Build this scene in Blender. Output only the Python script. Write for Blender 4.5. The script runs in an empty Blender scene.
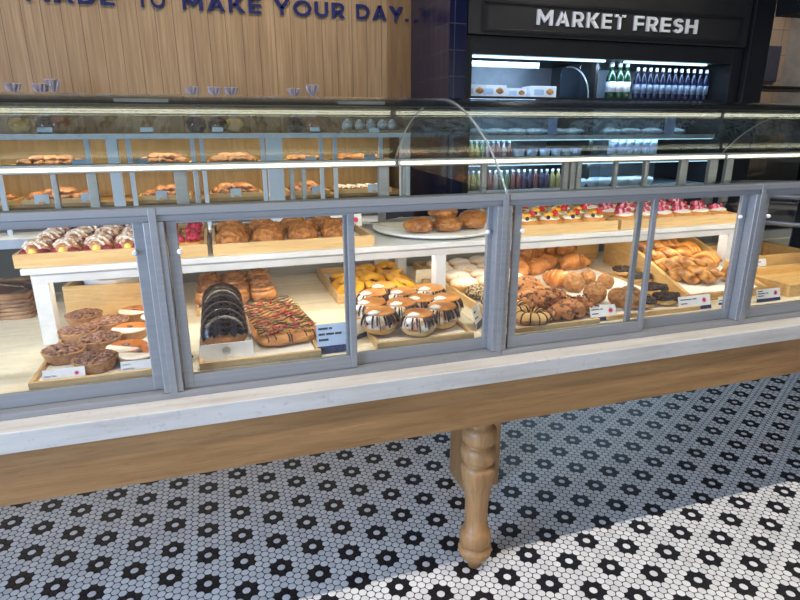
import bpy, bmesh, math, random
from mathutils import Vector, Matrix, noise
random.seed(7)
sc = bpy.context.scene
COL = sc.collection
PI = math.pi

# ------------------------------------------------------------------ camera
CAM = Vector((0, 0, 1.5))
TH, PS, RO, FP = math.radians(16.73), math.radians(17.7), math.radians(-.1), 570.0
_F = Vector((math.sin(PS)*math.cos(TH), math.cos(PS)*math.cos(TH), -math.sin(TH)))
_R = Vector((math.cos(PS), -math.sin(PS), 0))
_U = _R.cross(_F)
_r = _R*math.cos(RO) + _U*math.sin(RO)
_u = -_R*math.sin(RO) + _U*math.cos(RO)
cd = bpy.data.cameras.new('camera'); cam = bpy.data.objects.new('camera', cd); COL.objects.link(cam)
cd.sensor_width = 36; cd.lens = FP/800*36; cd.clip_start = .02
cam.matrix_world = Matrix(((_r.x, _u.x, -_F.x, 0), (_r.y, _u.y, -_F.y, 0), (_r.z, _u.z, -_F.z, 1.5), (0, 0, 0, 1)))
sc.camera = cam

# ------------------------------------------------------------------ world, light, exposure
w = bpy.data.worlds.new('world'); sc.world = w; w.use_nodes = True
w.node_tree.nodes['Background'].inputs[0].default_value = (.55, .68, 1, 1)
w.node_tree.nodes['Background'].inputs[1].default_value = .25
sc.view_settings.view_transform = 'Standard'; sc.view_settings.look = 'None'
sc.view_settings.gamma = 1; sc.view_settings.use_curve_mapping = False
sc.view_settings.exposure = .08
sc.cycles.transparent_max_bounces = 24
sc.cycles.max_bounces = 10
sc.cycles.caustics_reflective = False; sc.cycles.caustics_refractive = False

def light(name, kind, loc, rot, power, color, **kw):
    d = bpy.data.lights.new(name, kind); d.energy = power; d.color = color
    for k, v in kw.items(): setattr(d, k, v)
    o = bpy.data.objects.new(name, d); COL.objects.link(o); o.location = loc; o.rotation_euler = rot
    return o
# daylight through the shop windows: left end wall and the street front behind the camera
light('daylight_left', 'AREA', (-3.93, -.6, 1.75), (0, -PI/2, 0), 330, (.50, .68, 1), shape='RECTANGLE', size=2.0, size_y=3.0)
light('daylight_front', 'AREA', (1.6, -2.93, 1.75), (PI/2, 0, 0), 34, (.92, .96, 1), shape='RECTANGLE', size=6, size_y=2.0)

# ------------------------------------------------------------------ helpers
def G(px, py, z):
    d = _F + _r*((px-400)/FP) + _u*((300-py)/FP); return CAM + d*((z-1.5)/d.z)
def V(px, py, Y):
    d = _F + _r*((px-400)/FP) + _u*((300-py)/FP); return CAM + d*(Y/d.y)

class MB:
    def __init__(s): s.bm = bmesh.new(); s.mi = 0
    def _new(s, fn, M=None):
        b = bmesh.new(); fn(b)
        if M is not None: bmesh.ops.transform(b, matrix=M, verts=b.verts)
        for f in b.faces: f.material_index = s.mi
        me = bpy.data.meshes.new('t'); b.to_mesh(me); b.free(); s.bm.from_mesh(me); bpy.data.meshes.remove(me)
        return s
    def box(s, x0, x1, y0, y1, z0, z1, bev=0, M=None, seg=2):
        def fn(b):
            bmesh.ops.create_cube(b, size=1)
            for v in b.verts: v.co = Vector(((x0+x1)/2+v.co.x*(x1-x0), (y0+y1)/2+v.co.y*(y1-y0), (z0+z1)/2+v.co.z*(z1-z0)))
            if bev: bmesh.ops.bevel(b, geom=b.edges[:], offset=bev, segments=seg, affect='EDGES', profile=.5)
        return s._new(fn, M)
    def prism(s, pts, axis, a0, a1, M=None):
        # pts 2-D outline; axis 'x': (y,z), 'y': (x,z), 'z': (x,y)
        def mk(p, a): return {'x': (a, p[0], p[1]), 'y': (p[0], a, p[1]), 'z': (p[0], p[1], a)}[axis]
        def fn(b):
            A = [b.verts.new(mk(p, a0)) for p in pts]; B = [b.verts.new(mk(p, a1)) for p in pts]
            b.faces.new(A); b.faces.new(B[::-1]); n = len(pts)
            for i in range(n): b.faces.new((A[i], B[i], B[(i+1) % n], A[(i+1) % n]))
            bmesh.ops.recalc_face_normals(b, faces=b.faces)
        return s._new(fn, M)
    def lathe(s, prof, n=24, M=None, cx=0, cy=0, flute=None):
        def fn(b):
            rings = []
            for r, z in prof:
                if r < 1e-5: rings.append([b.verts.new((cx, cy, z))])
                else: rings.append([b.verts.new((cx+r*(1+(flute(k, n, z) if flute else 0))*math.cos(2*PI*k/n), cy+r*(1+(flute(k, n, z) if flute else 0))*math.sin(2*PI*k/n), z)) for k in range(n)])
            for A, B in zip(rings, rings[1:]):
                if len(A) == 1 and len(B) == 1: continue
                for k in range(n):
                    k2 = (k+1) % n
                    if len(A) == 1: b.faces.new((A[0], B[k2], B[k]))
                    elif len(B) == 1: b.faces.new((A[k], A[k2], B[0]))
                    else: b.faces.new((A[k], A[k2], B[k2], B[k]))
            if len(rings[0]) > 1: b.faces.new(rings[0][::-1])
            if len(rings[-1]) > 1: b.faces.new(rings[-1])
            bmesh.ops.recalc_face_normals(b, faces=b.faces)
        return s._new(fn, M)
    def tube(s, path, r, n=8, closed=False, M=None, ends=True):
        path = [Vector(p) for p in path]; R = r if callable(r) else (lambda t: r)
        def fn(b):
            N = len(path); rings = []; up = Vector((0, 0, 1)); prev = None
            for i, p in enumerate(path):
                a = path[(i-1) % N] if (closed or i > 0) else p; c = path[(i+1) % N] if (closed or i < N-1) else p
                t = (c-a).normalized()
                if prev is None: x = t.cross(up if abs(t.z) < .95 else Vector((1, 0, 0))).normalized()
                else: x = (prev - t*prev.dot(t)).normalized()
                prev = x; y = t.cross(x); rr = R(i/max(1, N-1))
                rings.append([b.verts.new(p + x*rr*math.cos(2*PI*k/n) + y*rr*math.sin(2*PI*k/n)) for k in range(n)])
            for i in range(N if closed else N-1):
                A, B = rings[i], rings[(i+1) % N]
                for k in range(n): b.faces.new((A[k], A[(k+1) % n], B[(k+1) % n], B[k]))
            if not closed and ends: b.faces.new(rings[0][::-1]); b.faces.new(rings[-1])
            bmesh.ops.recalc_face_normals(b, faces=b.faces)
        return s._new(fn, M)
    def blob(s, rx, ry, rz, c=(0, 0, 0), amp=.0, fr=20, seed=0, sub=3, flat=None, fn2=None, M=None):
        def fn(b):
            bmesh.ops.create_icosphere(b, subdivisions=sub, radius=1)
            for v in b.verts:
                p = Vector((v.co.x*rx, v.co.y*ry, v.co.z*rz)); n = v.co.normalized()
                if amp: p += n*amp*noise.noise(p*fr+Vector((seed*7.3, seed*3.1, seed)))
                if fn2: p = fn2(p, n)
                if flat is not None and p.z < flat: p.z = flat + (p.z-flat)*.12
                v.co = p + Vector(c)
        return s._new(fn, M)
    def torus(s, R, r, c=(0, 0, 0), a0=0, a1=2*PI, n=28, m=12, sz=1, amp=0, fr=30, seed=0, M=None, wave=None):
        full = abs(a1-a0-2*PI) < 1e-4
        def fn(b):
            rings = []
            for i in range(n):
                u = 2*PI*i/n; ring = []
                for j in range(m if full else m+1):
                    a = a0 + (a1-a0)*j/m
                    if wave and not full and j in (0, m): a += wave*math.sin(u*5+seed)*(1 if j == 0 else -1)
                    rr = r; q = R + rr*math.cos(a)
                    p = Vector((q*math.cos(u), q*math.sin(u), rr*sz*math.sin(a)))
                    if amp: p += p.normalized()*amp*noise.noise(p*fr+Vector((seed, seed*2, 0)))
                    ring.append(b.verts.new(p+Vector(c)))
                rings.append(ring)
            L = len(rings[0])
            for i in range(n):
                A, B = rings[i], rings[(i+1) % n]
                for j in range(L if full else L-1): b.faces.new((A[j], B[j], B[(j+1) % L], A[(j+1) % L]))
            bmesh.ops.recalc_face_normals(b, faces=b.faces)
        return s._new(fn, M)
    def build(s, name, mats, parent=None, smooth=False, world=True):
        me = bpy.data.meshes.new(name)
        if parent is not None and world:
            o0 = Vector(parent.location)
            if parent.parent: o0 = o0 + Vector(parent.parent.location)
            bmesh.ops.translate(s.bm, vec=-o0, verts=s.bm.verts)
        s.bm.to_mesh(me); s.bm.free()
        for m in (mats if isinstance(mats, (list, tuple)) else [mats]): me.materials.append(m)
        if smooth:
            for p in me.polygons: p.use_smooth = True
        o = bpy.data.objects.new(name, me); COL.objects.link(o); o.parent = parent
        return o

def tag(o, label=None, cat=None, group=None, kind=None):
    if label: o['label'] = label
    if cat: o['category'] = cat
    if group: o['group'] = group
    if kind: o['kind'] = kind
    return o
def thing(name, label, cat, loc=(0, 0, 0), rz=0, group=None):
    o = bpy.data.objects.new(name, None); COL.objects.link(o); o.empty_display_size = .05
    o.location = loc; o.rotation_euler = (0, 0, rz); return tag(o, label, cat, group)
def dup(o, loc=None, rz=0, label=None, group=None, scale=1, parent=None, rx=None):
    c = o.copy(); COL.objects.link(c); c.parent = parent
    if loc is not None:
        c.location = loc; c.rotation_euler = (rx or 0, 0, rz); c.scale = (scale,)*3
    if label: c['label'] = label
    if group: c['group'] = group
    for ch in list(o.children):
        dup(ch, parent=c)
    return c
class Proto:
    """first placement moves the thing itself, later ones are copies"""
    def __init__(s, o): s.o = o; s.n = 0
    def put(s, loc, rz=0, label=None, group=None, scale=1, rx=None):
        s.n += 1
        if s.n == 1:
            o = s.o; o.location = loc; o.rotation_euler = (rx or 0, 0, rz); o.scale = (scale,)*3
            if label: o['label'] = label
            if group: o['group'] = group
            return o
        return dup(s.o, loc, rz, label, group, scale, rx=rx)

# ------------------------------------------------------------------ materials
class NT:
    def __init__(s, name):
        s.m = bpy.data.materials.new(name); s.m.use_nodes = True; s.t = s.m.node_tree
        s.b = s.t.nodes['Principled BSDF']; s.out = s.t.nodes['Material Output']
    def n(s, typ, **kw):
        x = s.t.nodes.new(typ)
        for k, v in kw.items():
            if k[0] == 'i' and k[1:].isdigit(): x.inputs[int(k[1:])].default_value = v
            else: setattr(x, k, v)
        return x
    def l(s, a, b): s.t.links.new(a, b)
    def math(s, op, a, b=None, c=None):
        x = s.n('ShaderNodeMath', operation=op)
        for i, v in enumerate((a, b, c)):
            if v is None: continue
            if isinstance(v, (int, float)): x.inputs[i].default_value = v
            else: s.l(v, x.inputs[i])
        return x.outputs[0]
    def coord(s, scale=(1, 1, 1), rnd=True):
        tc = s.n('ShaderNodeTexCoord'); mp = s.n('ShaderNodeMapping'); mp.inputs['Scale'].default_value = scale
        s.l(tc.outputs['Object'], mp.inputs[0])
        if rnd:
            oi = s.n('ShaderNodeObjectInfo'); s.l(s.math('MULTIPLY', oi.outputs['Random'], 13.7), mp.inputs['Location'])
        return mp.outputs[0]
    def ramp(s, fac, stops):
        r = s.n('ShaderNodeValToRGB'); e = r.color_ramp.elements
        while len(e) < len(stops): e.new(.5)
        for x, (p, c) in zip(e, stops): x.position = p; x.color = (*c, 1)
        s.l(fac, r.inputs[0]); return r.outputs[0]
    def noise(s, vec, scale, detail=4, rough=.55):
        x = s.n('ShaderNodeTexNoise'); x.inputs['Scale'].default_value = scale; x.inputs['Detail'].default_value = detail
        x.inputs['Roughness'].default_value = rough; s.l(vec, x.inputs['Vector']); return x.outputs[0]
    def bump(s, h, st, dist=.01):
        b = s.n('ShaderNodeBump'); b.inputs['Strength'].default_value = st; b.inputs['Distance'].default_value = dist
        s.l(h, b.inputs['Height']); s.l(b.outputs[0], s.b.inputs['Normal'])
    def mix(s, fac, a, b):
        x = s.n('ShaderNodeMix', data_type='RGBA')
        if isinstance(fac, (int, float)): x.inputs[0].default_value = fac
        else: s.l(fac, x.inputs[0])
        for i, v in ((6, a), (7, b)):
            if isinstance(v, tuple): x.inputs[i].default_value = (*v, 1)
            else: s.l(v, x.inputs[i])
        return x.outputs[2]

def srgb(r, g, b):
    return tuple(((c/255)/12.92 if c <= 10 else (((c/255)+.055)/1.055)**2.4) for c in (r, g, b))
def noisy(name, c1, c2, scale=20, rough=.6, bump=0, bs=None, stretch=(1, 1, 1), lo=.35, hi=.65, metal=0, coat=0, sss=0):
    t = NT(name); v = t.coord(stretch); f = t.noise(v, scale)
    t.l(t.ramp(f, [(lo, c1), (hi, c2)]), t.b.inputs['Base Color']); t.b.inputs['Roughness'].default_value = rough
    t.b.inputs['Metallic'].default_value = metal
    if coat: t.b.inputs['Coat Weight'].default_value = coat
    if sss: t.b.inputs['Subsurface Weight'].default_value = sss; t.b.inputs['Subsurface Radius'].default_value = (.01, .006, .003)
    if bump: t.bump(t.noise(v, bs or scale*2), bump)
    return t.m
def wood(name, c1, c2, axis='x', rough=.45, sc_=1, dark=None):
    t = NT(name); st = {'x': (1.2, 16, 16), 'y': (16, 1.2, 16), 'z': (16, 16, 1.2)}[axis]
    v = t.coord(tuple(a*sc_ for a in st)); f = t.noise(v, 2.2, 6, .62); g = t.noise(v, 9, 3)
    col = t.ramp(f, [(.32, c1), (.5, tuple((a+b)/2 for a, b in zip(c1, c2))), (.68, c2)])
    col = t.mix(t.math('MULTIPLY', t.math('GREATER_THAN', g, .6), .25), col, dark or tuple(x*.6 for x in c1))
    t.l(col, t.b.inputs['Base Color']); t.b.inputs['Roughness'].default_value = rough; t.bump(g, .08, .003)
    return t.m
def glow(name, col, st):
    t = NT(name); t.b.inputs['Base Color'].default_value = (*col, 1)
    t.b.inputs['Emission Color'].default_value = (*col, 1); t.b.inputs['Emission Strength'].default_value = st
    return t.m
def glassmat(name, tint, f0=.04, gl=1.0):
    t = NT(name); t.t.nodes.remove(t.b)
    tr = t.n('ShaderNodeBsdfTransparent'); tr.inputs[0].default_value = (*tint, 1)
    g = t.n('ShaderNodeBsdfGlossy'); g.inputs['Roughness'].default_value = .02; g.inputs[0].default_value = (.95, .97, 1, 1)
    lw = t.n('ShaderNodeLayerWeight'); lw.inputs[0].default_value = .5
    f = t.math('MULTIPLY_ADD', t.math('POWER', lw.outputs['Facing'], 5), (1-f0)*gl, f0)
    mx = t.n('ShaderNodeMixShader'); t.l(f, mx.inputs[0]); t.l(tr.outputs[0], mx.inputs[1]); t.l(g.outputs[0], mx.inputs[2])
    t.l(mx.outputs[0], t.out.inputs[0]); return t.m

def plain(name, c, rough=.5, metal=0, coat=0, var=.12):
    return noisy(name, tuple(x*(1-var) for x in c), tuple(min(1, x*(1+var)) for x in c), 6, rough, metal=metal, coat=coat)

# mosaic floor: round white tiles on dark grout with black flowers every five tiles
def mosaic():
    t = NT('mosaic_tile'); P = .1437/5
    tc = t.n('ShaderNodeTexCoord'); sp = t.n('ShaderNodeSeparateXYZ'); t.l(tc.outputs['Object'], sp.inputs[0])
    x0 = t.math('SUBTRACT', sp.outputs[0], .8505); y0 = t.math('SUBTRACT', sp.outputs[1], 1.438)
    def near(x, y, p):
        W = p*math.sqrt(3)
        def cand(ox, oy):
            cx = t.math('ADD', t.math('MULTIPLY', t.math('ROUND', t.math('DIVIDE', t.math('SUBTRACT', x, ox), W)), W), ox)
            cy = t.math('ADD', t.math('MULTIPLY', t.math('ROUND', t.math('DIVIDE', t.math('SUBTRACT', y, oy), p)), p), oy)
            dx = t.math('SUBTRACT', x, cx); dy = t.math('SUBTRACT', y, cy)
            d = t.math('SQRT', t.math('ADD', t.math('MULTIPLY', dx, dx), t.math('MULTIPLY', dy, dy)))
            return cx, cy, d, dx, dy
        a = cand(0, 0); b = cand(W/2, p/2); k = t.math('LESS_THAN', b[2], a[2])
        def sel(u, v_):
            return t.math('ADD', t.math('MULTIPLY', v_, k), t.math('MULTIPLY', u, t.math('SUBTRACT', 1, k)))
        return [sel(u, v_) for u, v_ in zip(a, b)]
    cx, cy, d, dx, dy = near(x0, y0, P)
    _, _, D, _, _ = near(cx, cy, P*5)
    # rounded hexagon distance
    ax = t.math('ABSOLUTE', dx); ay = t.math('ABSOLUTE', dy)
    hexd = t.math('MAXIMUM', ay, t.math('ADD', t.math('MULTIPLY', ax, .866), t.math('MULTIPLY', ay, .5)))
    dd = t.math('ADD', t.math('MULTIPLY', hexd, .4), t.math('MULTIPLY', d, .6))
    inside = t.math('LESS_THAN', dd, P*.462)
    dark = t.math('MULTIPLY', t.math('GREATER_THAN', D, P*.5), t.math('LESS_THAN', D, P*1.5))
    wn = t.n('ShaderNodeTexWhiteNoise', noise_dimensions='2D'); cb = t.n('ShaderNodeCombineXYZ'); t.l(cx, cb.inputs[0]); t.l(cy, cb.inputs[1]); t.l(cb.outputs[0], wn.inputs['Vector'])
    white = t.ramp(wn.outputs[0], [(0, srgb(222, 220, 218)), (1, srgb(244, 242, 239))])
    tile = t.mix(dark, white, (.012, .012, .016))
    colr = t.mix(inside, (.007, .007, .009), tile)
    t.l(colr, t.b.inputs['Base Color'])
    t.l(t.math('SUBTRACT', .85, t.math('MULTIPLY', inside, .5)), t.b.inputs['Roughness'])
    h = t.math('MINIMUM', t.math('DIVIDE', t.math('SUBTRACT', P*.5, dd), P*.12), 1)
    t.bump(h, .35, .002)
    return t.m
def planks():
    t = NT('oak_plank_wall'); tc = t.n('ShaderNodeTexCoord'); sp = t.n('ShaderNodeSeparateXYZ'); t.l(tc.outputs['Object'], sp.inputs[0])
    u = t.math('DIVIDE', sp.outputs[0], .118); fl = t.math('FLOOR', u); fr = t.math('FRACT', u)
    wn = t.n('ShaderNodeTexWhiteNoise', noise_dimensions='1D'); t.l(fl, wn.inputs['W'])
    mp = t.n('ShaderNodeMapping'); mp.inputs['Scale'].default_value = (34, 34, 1.3); t.l(tc.outputs['Object'], mp.inputs[0])
    cb = t.n('ShaderNodeCombineXYZ'); t.l(t.math('MULTIPLY', wn.outputs[0], 37), cb.inputs[2]); t.l(cb.outputs[0], mp.inputs['Location'])
    f = t.noise(mp.outputs[0], 1.6, 6, .6)
    c = t.ramp(f, [(.32, srgb(136, 109, 78)), (.5, srgb(153, 126, 92)), (.68, srgb(168, 142, 108))])
    c = t.mix(t.math('MULTIPLY', wn.outputs[0], .28), c, srgb(120, 92, 62))
    seam = t.math('LESS_THAN', t.math('ABSOLUTE', t.math('SUBTRACT', fr, .5)), .018)
    c = t.mix(t.math('MULTIPLY', seam, .75), c, srgb(60, 44, 30))
    t.l(c, t.b.inputs['Base Color']); t.b.inputs['Roughness'].default_value = .55
    t.bump(t.math('SUBTRACT', f, t.math('MULTIPLY', seam, 2)), .15, .004); return t.m
def tiles(name, c1, grout, w_, h_, rough=.12, gs=.03):
    t = NT(name); tc = t.n('ShaderNodeTexCoord'); sp = t.n('ShaderNodeSeparateXYZ'); t.l(tc.outputs['Object'], sp.inputs[0])
    cb = t.n('ShaderNodeCombineXYZ'); t.l(t.math('ADD', sp.outputs[0], sp.outputs[1]), cb.inputs[0]); t.l(sp.outputs[2], cb.inputs[1])
    br = t.n('ShaderNodeTexBrick', offset=0.0); t.l(cb.outputs[0], br.inputs['Vector'])
    br.inputs['Color1'].default_value = (*c1, 1); br.inputs['Color2'].default_value = (*[x*1.25 for x in c1], 1); br.inputs['Mortar'].default_value = (*grout, 1)
    br.inputs['Scale'].default_value = 1; br.inputs['Mortar Size'].default_value = .003; br.inputs['Brick Width'].default_value = w_; br.inputs['Row Height'].default_value = h_
    t.l(br.outputs[0], t.b.inputs['Base Color']); t.b.inputs['Roughness'].default_value = rough
    t.bump(t.math('MULTIPLY', br.outputs['Fac'], -1), .3, .003); return t.m
def worktop_mat():
    t = NT('limed_worktop'); v = t.coord((1, 9, 9)); f = t.noise(v, 3, 6, .6); v2 = t.coord((1, 1, 1)); g = t.noise(v2, 45, 4, .7)
    c = t.ramp(f, [(.3, srgb(184, 178, 168)), (.5, srgb(202, 197, 189)), (.7, srgb(212, 208, 202))])
    c = t.mix(t.math('MULTIPLY', t.math('GREATER_THAN', g, .62), .35), c, srgb(165, 163, 162))
    t.l(c, t.b.inputs['Base Color']); t.b.inputs['Roughness'].default_value = .4; return t.m
def bread(name, c1, c2, scale=14, rough=.5, bump=.25, top=None, bs=60, coat=0, lo=.33, hi=.66):
    """crust that varies in bake; 'top' = icing sugar lying on what faces up"""
    t = NT(name); v = t.coord(); f = t.noise(v, scale, 5, .6)
    c = t.ramp(f, [(lo, c1), (hi, c2)])
    if top:
        ge = t.n('ShaderNodeNewGeometry'); sp = t.n('ShaderNodeSeparateXYZ'); t.l(ge.outputs['Normal'], sp.inputs[0])
        g = t.noise(v, top[1], 4, .7)
        k = t.math('MULTIPLY', t.math('SMOOTHSTEP' if False else 'MULTIPLY', t.math('MAXIMUM', sp.outputs[2], 0), 1.0), t.math('GREATER_THAN', t.math('ADD', g, t.math('MULTIPLY', sp.outputs[2], .25)), top[2]))
        k = t.math('MINIMUM', t.math('MULTIPLY', k, top[3]), .95)
        c = t.mix(k, c, top[0])
    t.l(c, t.b.inputs['Base Color']); t.b.inputs['Roughness'].default_value = rough
    t.b.inputs['Coat Weight'].default_value = coat; t.b.inputs['Coat Roughness'].default_value = .2
    t.bump(t.noise(v, bs, 4, .6), bump, .006); return t.m

M = dict(
    floor=mosaic(), planks=planks(), worktop=worktop_mat(),
    oak=wood('oak_apron', srgb(136, 98, 58), srgb(172, 130, 82), 'x'),
    oak_leg=wood('turned_oak', srgb(150, 108, 66), srgb(182, 140, 92), 'z'),
    tray=wood('tray_birch', srgb(196, 158, 104), srgb(222, 188, 136), 'x', .5),
    crate=wood('pine_crate', srgb(208, 164, 98), srgb(230, 190, 128), 'x', .5, 1.6),
    caseback=wood('case_back_oak', srgb(176, 138, 88), srgb(200, 164, 112), 'z', .5),
    deck=wood('cream_deck', srgb(222, 212, 188), srgb(240, 232, 212), 'x', .4),
    paper=noisy('white_liner_paper', srgb(226, 222, 214), srgb(242, 239, 233), 12, .8, .1),
    cream_paper=noisy('cream_paper', srgb(226, 215, 192), srgb(238, 229, 210), 12, .8, .1),
    alu=noisy('anodised_aluminium', (.32, .325, .335), (.36, .365, .37), 4, .38, metal=.4, stretch=(.3, 30, 30)),
    backalu=noisy('pale_aluminium', (.62, .68, .74), (.66, .72, .78), 4, .45),
    riser=noisy('white_riser_laminate', srgb(205, 206, 208), srgb(218, 219, 220), 8, .4),
    blackm=plain('black_metal', (.012, .012, .013), .4), charcoal=plain('charcoal_panel', (.028, .025, .023), .45),
    navyt=tiles('navy_wall_tile', (.005, .007, .03), (.05, .05, .065), .105, .168, .2),
    beiget=tiles('beige_wall_tile', srgb(128, 112, 96), srgb(70, 62, 54), .6, .3, .4),
    plaster=plain('plaster', (.35, .33, .31), .9), dark_ceiling=plain('dark_ceiling', (.03, .03, .032), .9),
    navy=plain('navy_letter', (.022, .028, .11), .18), whitel=plain('white_letter', (.85, .83, .8), .5),
    navyband=plain('navy_band', (.03, .045, .12), .5), red=plain('red_emblem', (.62, .02, .08), .5), ink=plain('dark_ink', (.04, .04, .06), .6),
    card=plain('white_card', srgb(232, 232, 230), .6, var=.02), palecard=plain('pale_blue_card', srgb(186, 204, 226), .6, var=.02), bluecard=plain('slate_card', srgb(176, 192, 206), .5),
    block=wood('beech_block', srgb(190, 152, 104), srgb(212, 176, 128), 'x'),
    led=glow('led_diffuser', (1, .86, .63), 4), tubel=glow('cool_tube', (.55, .82, 1), 2.2), downl=glow('downlight_disc', (1, .9, .75), 25),
    curved=glassmat('curved_glass', (.84, .885, .885), .03), pane=glassmat('clear_pane', (.97, .98, .975), .03, .6),
    edge=plain('polished_glass_edge', (.62, .64, .62), .25, .2),
    bluepane=glassmat('blue_tinted_pane', (.55, .72, .85), .12), frglass=glassmat('fridge_glass', (.92, .95, .97), .05),
    knob=plain('white_knob', (.85, .85, .85), .3),
    crust=bread('tart_crust', srgb(150, 102, 58), srgb(190, 142, 88), 20, .6),
    pecan=bread('glazed_pecans', srgb(92, 54, 38), srgb(178, 130, 102), 90, .5, .4, bs=120, coat=.1),
    pumpkin=bread('pumpkin_custard', srgb(190, 100, 30), srgb(214, 126, 48), 12, .35, .06, coat=.3),
    cream=noisy('whipped_cream', srgb(232, 224, 210), srgb(245, 240, 230), 20, .6, .15),
    choc=noisy('dark_chocolate_glaze', srgb(20, 13, 12), srgb(36, 24, 20), 30, .24, .12),
    drizzle=noisy('chocolate_drizzle', srgb(44, 22, 16), srgb(66, 36, 26), 30, .3),
    dough=bread('fried_dough', srgb(150, 92, 42), srgb(190, 128, 66), 12, .55),
    pale=bread('pale_dough', srgb(206, 160, 92), srgb(226, 186, 120), 12, .55, .12),
    gold=bread('golden_bake', srgb(176, 106, 44), srgb(222, 156, 78), 16, .42, .3, coat=.15),
    fritter=bread('cinnamon_bake', srgb(132, 82, 42), srgb(210, 152, 92), 18, .4, .4, coat=.25),
    honey=bread('honey_glaze', srgb(232, 160, 24), srgb(250, 196, 62), 14, .22, .06, coat=.5),
    scone=bread('craggy_ginger', srgb(112, 62, 22), srgb(190, 122, 54), 60, .6, .6, bs=90),
    apple=bread('apple_bake', srgb(104, 56, 26), srgb(190, 124, 56), 22, .4, .5, bs=70, coat=.3),
    sugar=bread('sugared_dough', srgb(206, 150, 84), srgb(228, 180, 112), 12, .6, .12, top=(srgb(246, 240, 230), 80, .60, 1.1)),
    danish=bread('iced_lattice', srgb(150, 88, 52), srgb(206, 144, 92), 22, .5, .5, top=(srgb(232, 212, 200), 70, .74, .8)),
    lattice=bread('sugared_lattice', srgb(176, 128, 96), srgb(240, 228, 218), 60, .6, .3, lo=.38, hi=.55), cherry=noisy('cherry_filling', srgb(96, 26, 36), srgb(150, 52, 60), 40, .25, .3, coat=.5),
    custard=plain('yellow_custard', srgb(238, 208, 110), .35), tanicing=bread('thin_sugar_icing', srgb(178, 130, 92), srgb(236, 222, 206), 34, .35, .1, lo=.42, hi=.58, coat=.2), icing=noisy('white_icing', srgb(238, 228, 216), srgb(248, 243, 236), 30, .4, .1),
    crumb=bread('chocolate_crumb', srgb(40, 26, 20), srgb(206, 180, 140), 130, .7, .7, bs=140, lo=.47, hi=.55),
    darkcrumb=bread('dark_sprinkle', srgb(26, 18, 17), srgb(72, 52, 46), 110, .6, .8, bs=130),
    croissant=bread('croissant_crust', srgb(168, 92, 36), srgb(226, 156, 84), 20, .38, .35, top=(srgb(244, 222, 186), 30, .80, .8), coat=.2),
    almond=bread('almond_crust', srgb(132, 82, 42), srgb(200, 144, 86), 60, .6, .6, bs=140, top=(srgb(240, 228, 208), 30, .84, .6)),
    glazebun=bread('shiny_twist', srgb(128, 66, 20), srgb(222, 158, 82), 26, .3, .3, coat=.35, lo=.38, hi=.62),
    chipbun=bread('chocolate_chip_dough', srgb(52, 24, 16), srgb(202, 132, 72), 48, .35, .4, bs=80, coat=.3, lo=.37, hi=.46),
    nut=noisy('chopped_nuts', srgb(96, 50, 34), srgb(180, 120, 84), 60, .5, .4),
    fruit=noisy('red_fruit', srgb(130, 28, 26), srgb(190, 70, 56), 50, .3, .3, coat=.3), straw=noisy('strawberry', srgb(168, 20, 24), srgb(206, 44, 40), 40, .25, .3, coat=.5), peach=plain('peach_slice', srgb(242, 168, 40), .25, coat=.4),
    kiwi=plain('kiwi_slice', srgb(172, 190, 70), .3, coat=.4), blueb=plain('blueberry', srgb(40, 30, 60), .35), rasp=noisy('raspberry', srgb(140, 14, 40), srgb(196, 40, 72), 60, .3, .3, coat=.3),
    pinkb=noisy('pink_berry', srgb(196, 90, 130), srgb(236, 190, 200), 50, .35, .3),
    slab=bread('almond_slab', srgb(190, 124, 66), srgb(226, 166, 100), 18, .5, .3), almonds=noisy('flaked_almonds', srgb(150, 128, 80), srgb(206, 176, 116), 90, .6),
    wicker=noisy('wicker', srgb(120, 86, 58), srgb(176, 138, 100), 14, .7, .4), crinkle=plain('crinkled_wrap', (.36, .32, .36), .3), bag=glassmat('clear_bag', (.86, .86, .84), .10),
    choccake=bread('dark_loaf', srgb(70, 44, 34), srgb(110, 74, 56), 30, .6), bun=bread('brown_bun', srgb(140, 84, 50), srgb(204, 142, 94), 30, .5, .5),
    fridgeback=plain('brushed_steel', (.33, .36, .42), .35, .6), steel=noisy('shelf_steel', (.42, .45, .5), (.5, .53, .58), 6, .3, metal=.6),
    blacktray=plain('glossy_black', (.015, .015, .017), .12, coat=.5), daylit_blacktray=plain('black_with_daylight_sheen', (.10, .12, .16), .12, coat=.5), platter=plain('white_platter', (.82, .82, .80), .35, var=.03),
    boxw=plain('white_carton', (.75, .78, .82), .5), greenb=plain('green_glass', (.010, .05, .02), .15, coat=.5), navyb=plain('navy_bottle', (.008, .010, .035), .2),
    clearb=plain('water_bottle', (.13, .17, .25), .15), yel=plain('yellow_juice', (.30, .22, .08), .25), redj=plain('red_juice', (.20, .07, .06), .25), purj=plain('purple_juice', (.07, .045, .07), .25),
    grnj=plain('green_juice', (.13, .15, .08), .25), pinkj=plain('pink_juice', (.33, .2, .18), .25), tub=plain('white_tub', (.62, .66, .7), .35), cap=plain('white_cap', (.8, .8, .8), .4), capb=plain('blue_cap', (.12, .2, .5), .4),
    jar=plain('grey_jar', (.42, .45, .48), .3), lidp=plain('paper_lid', (.6, .62, .64), .6), cardb=plain('cardboard', srgb(150, 128, 98), .8), olive=plain('olive_cabinet', srgb(82, 76, 58), .6), greyplast=plain('clear_clamshell', (.42, .45, .47), .25),
    darkbox=plain('dark_board', (.03, .03, .05), .4),
)

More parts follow.
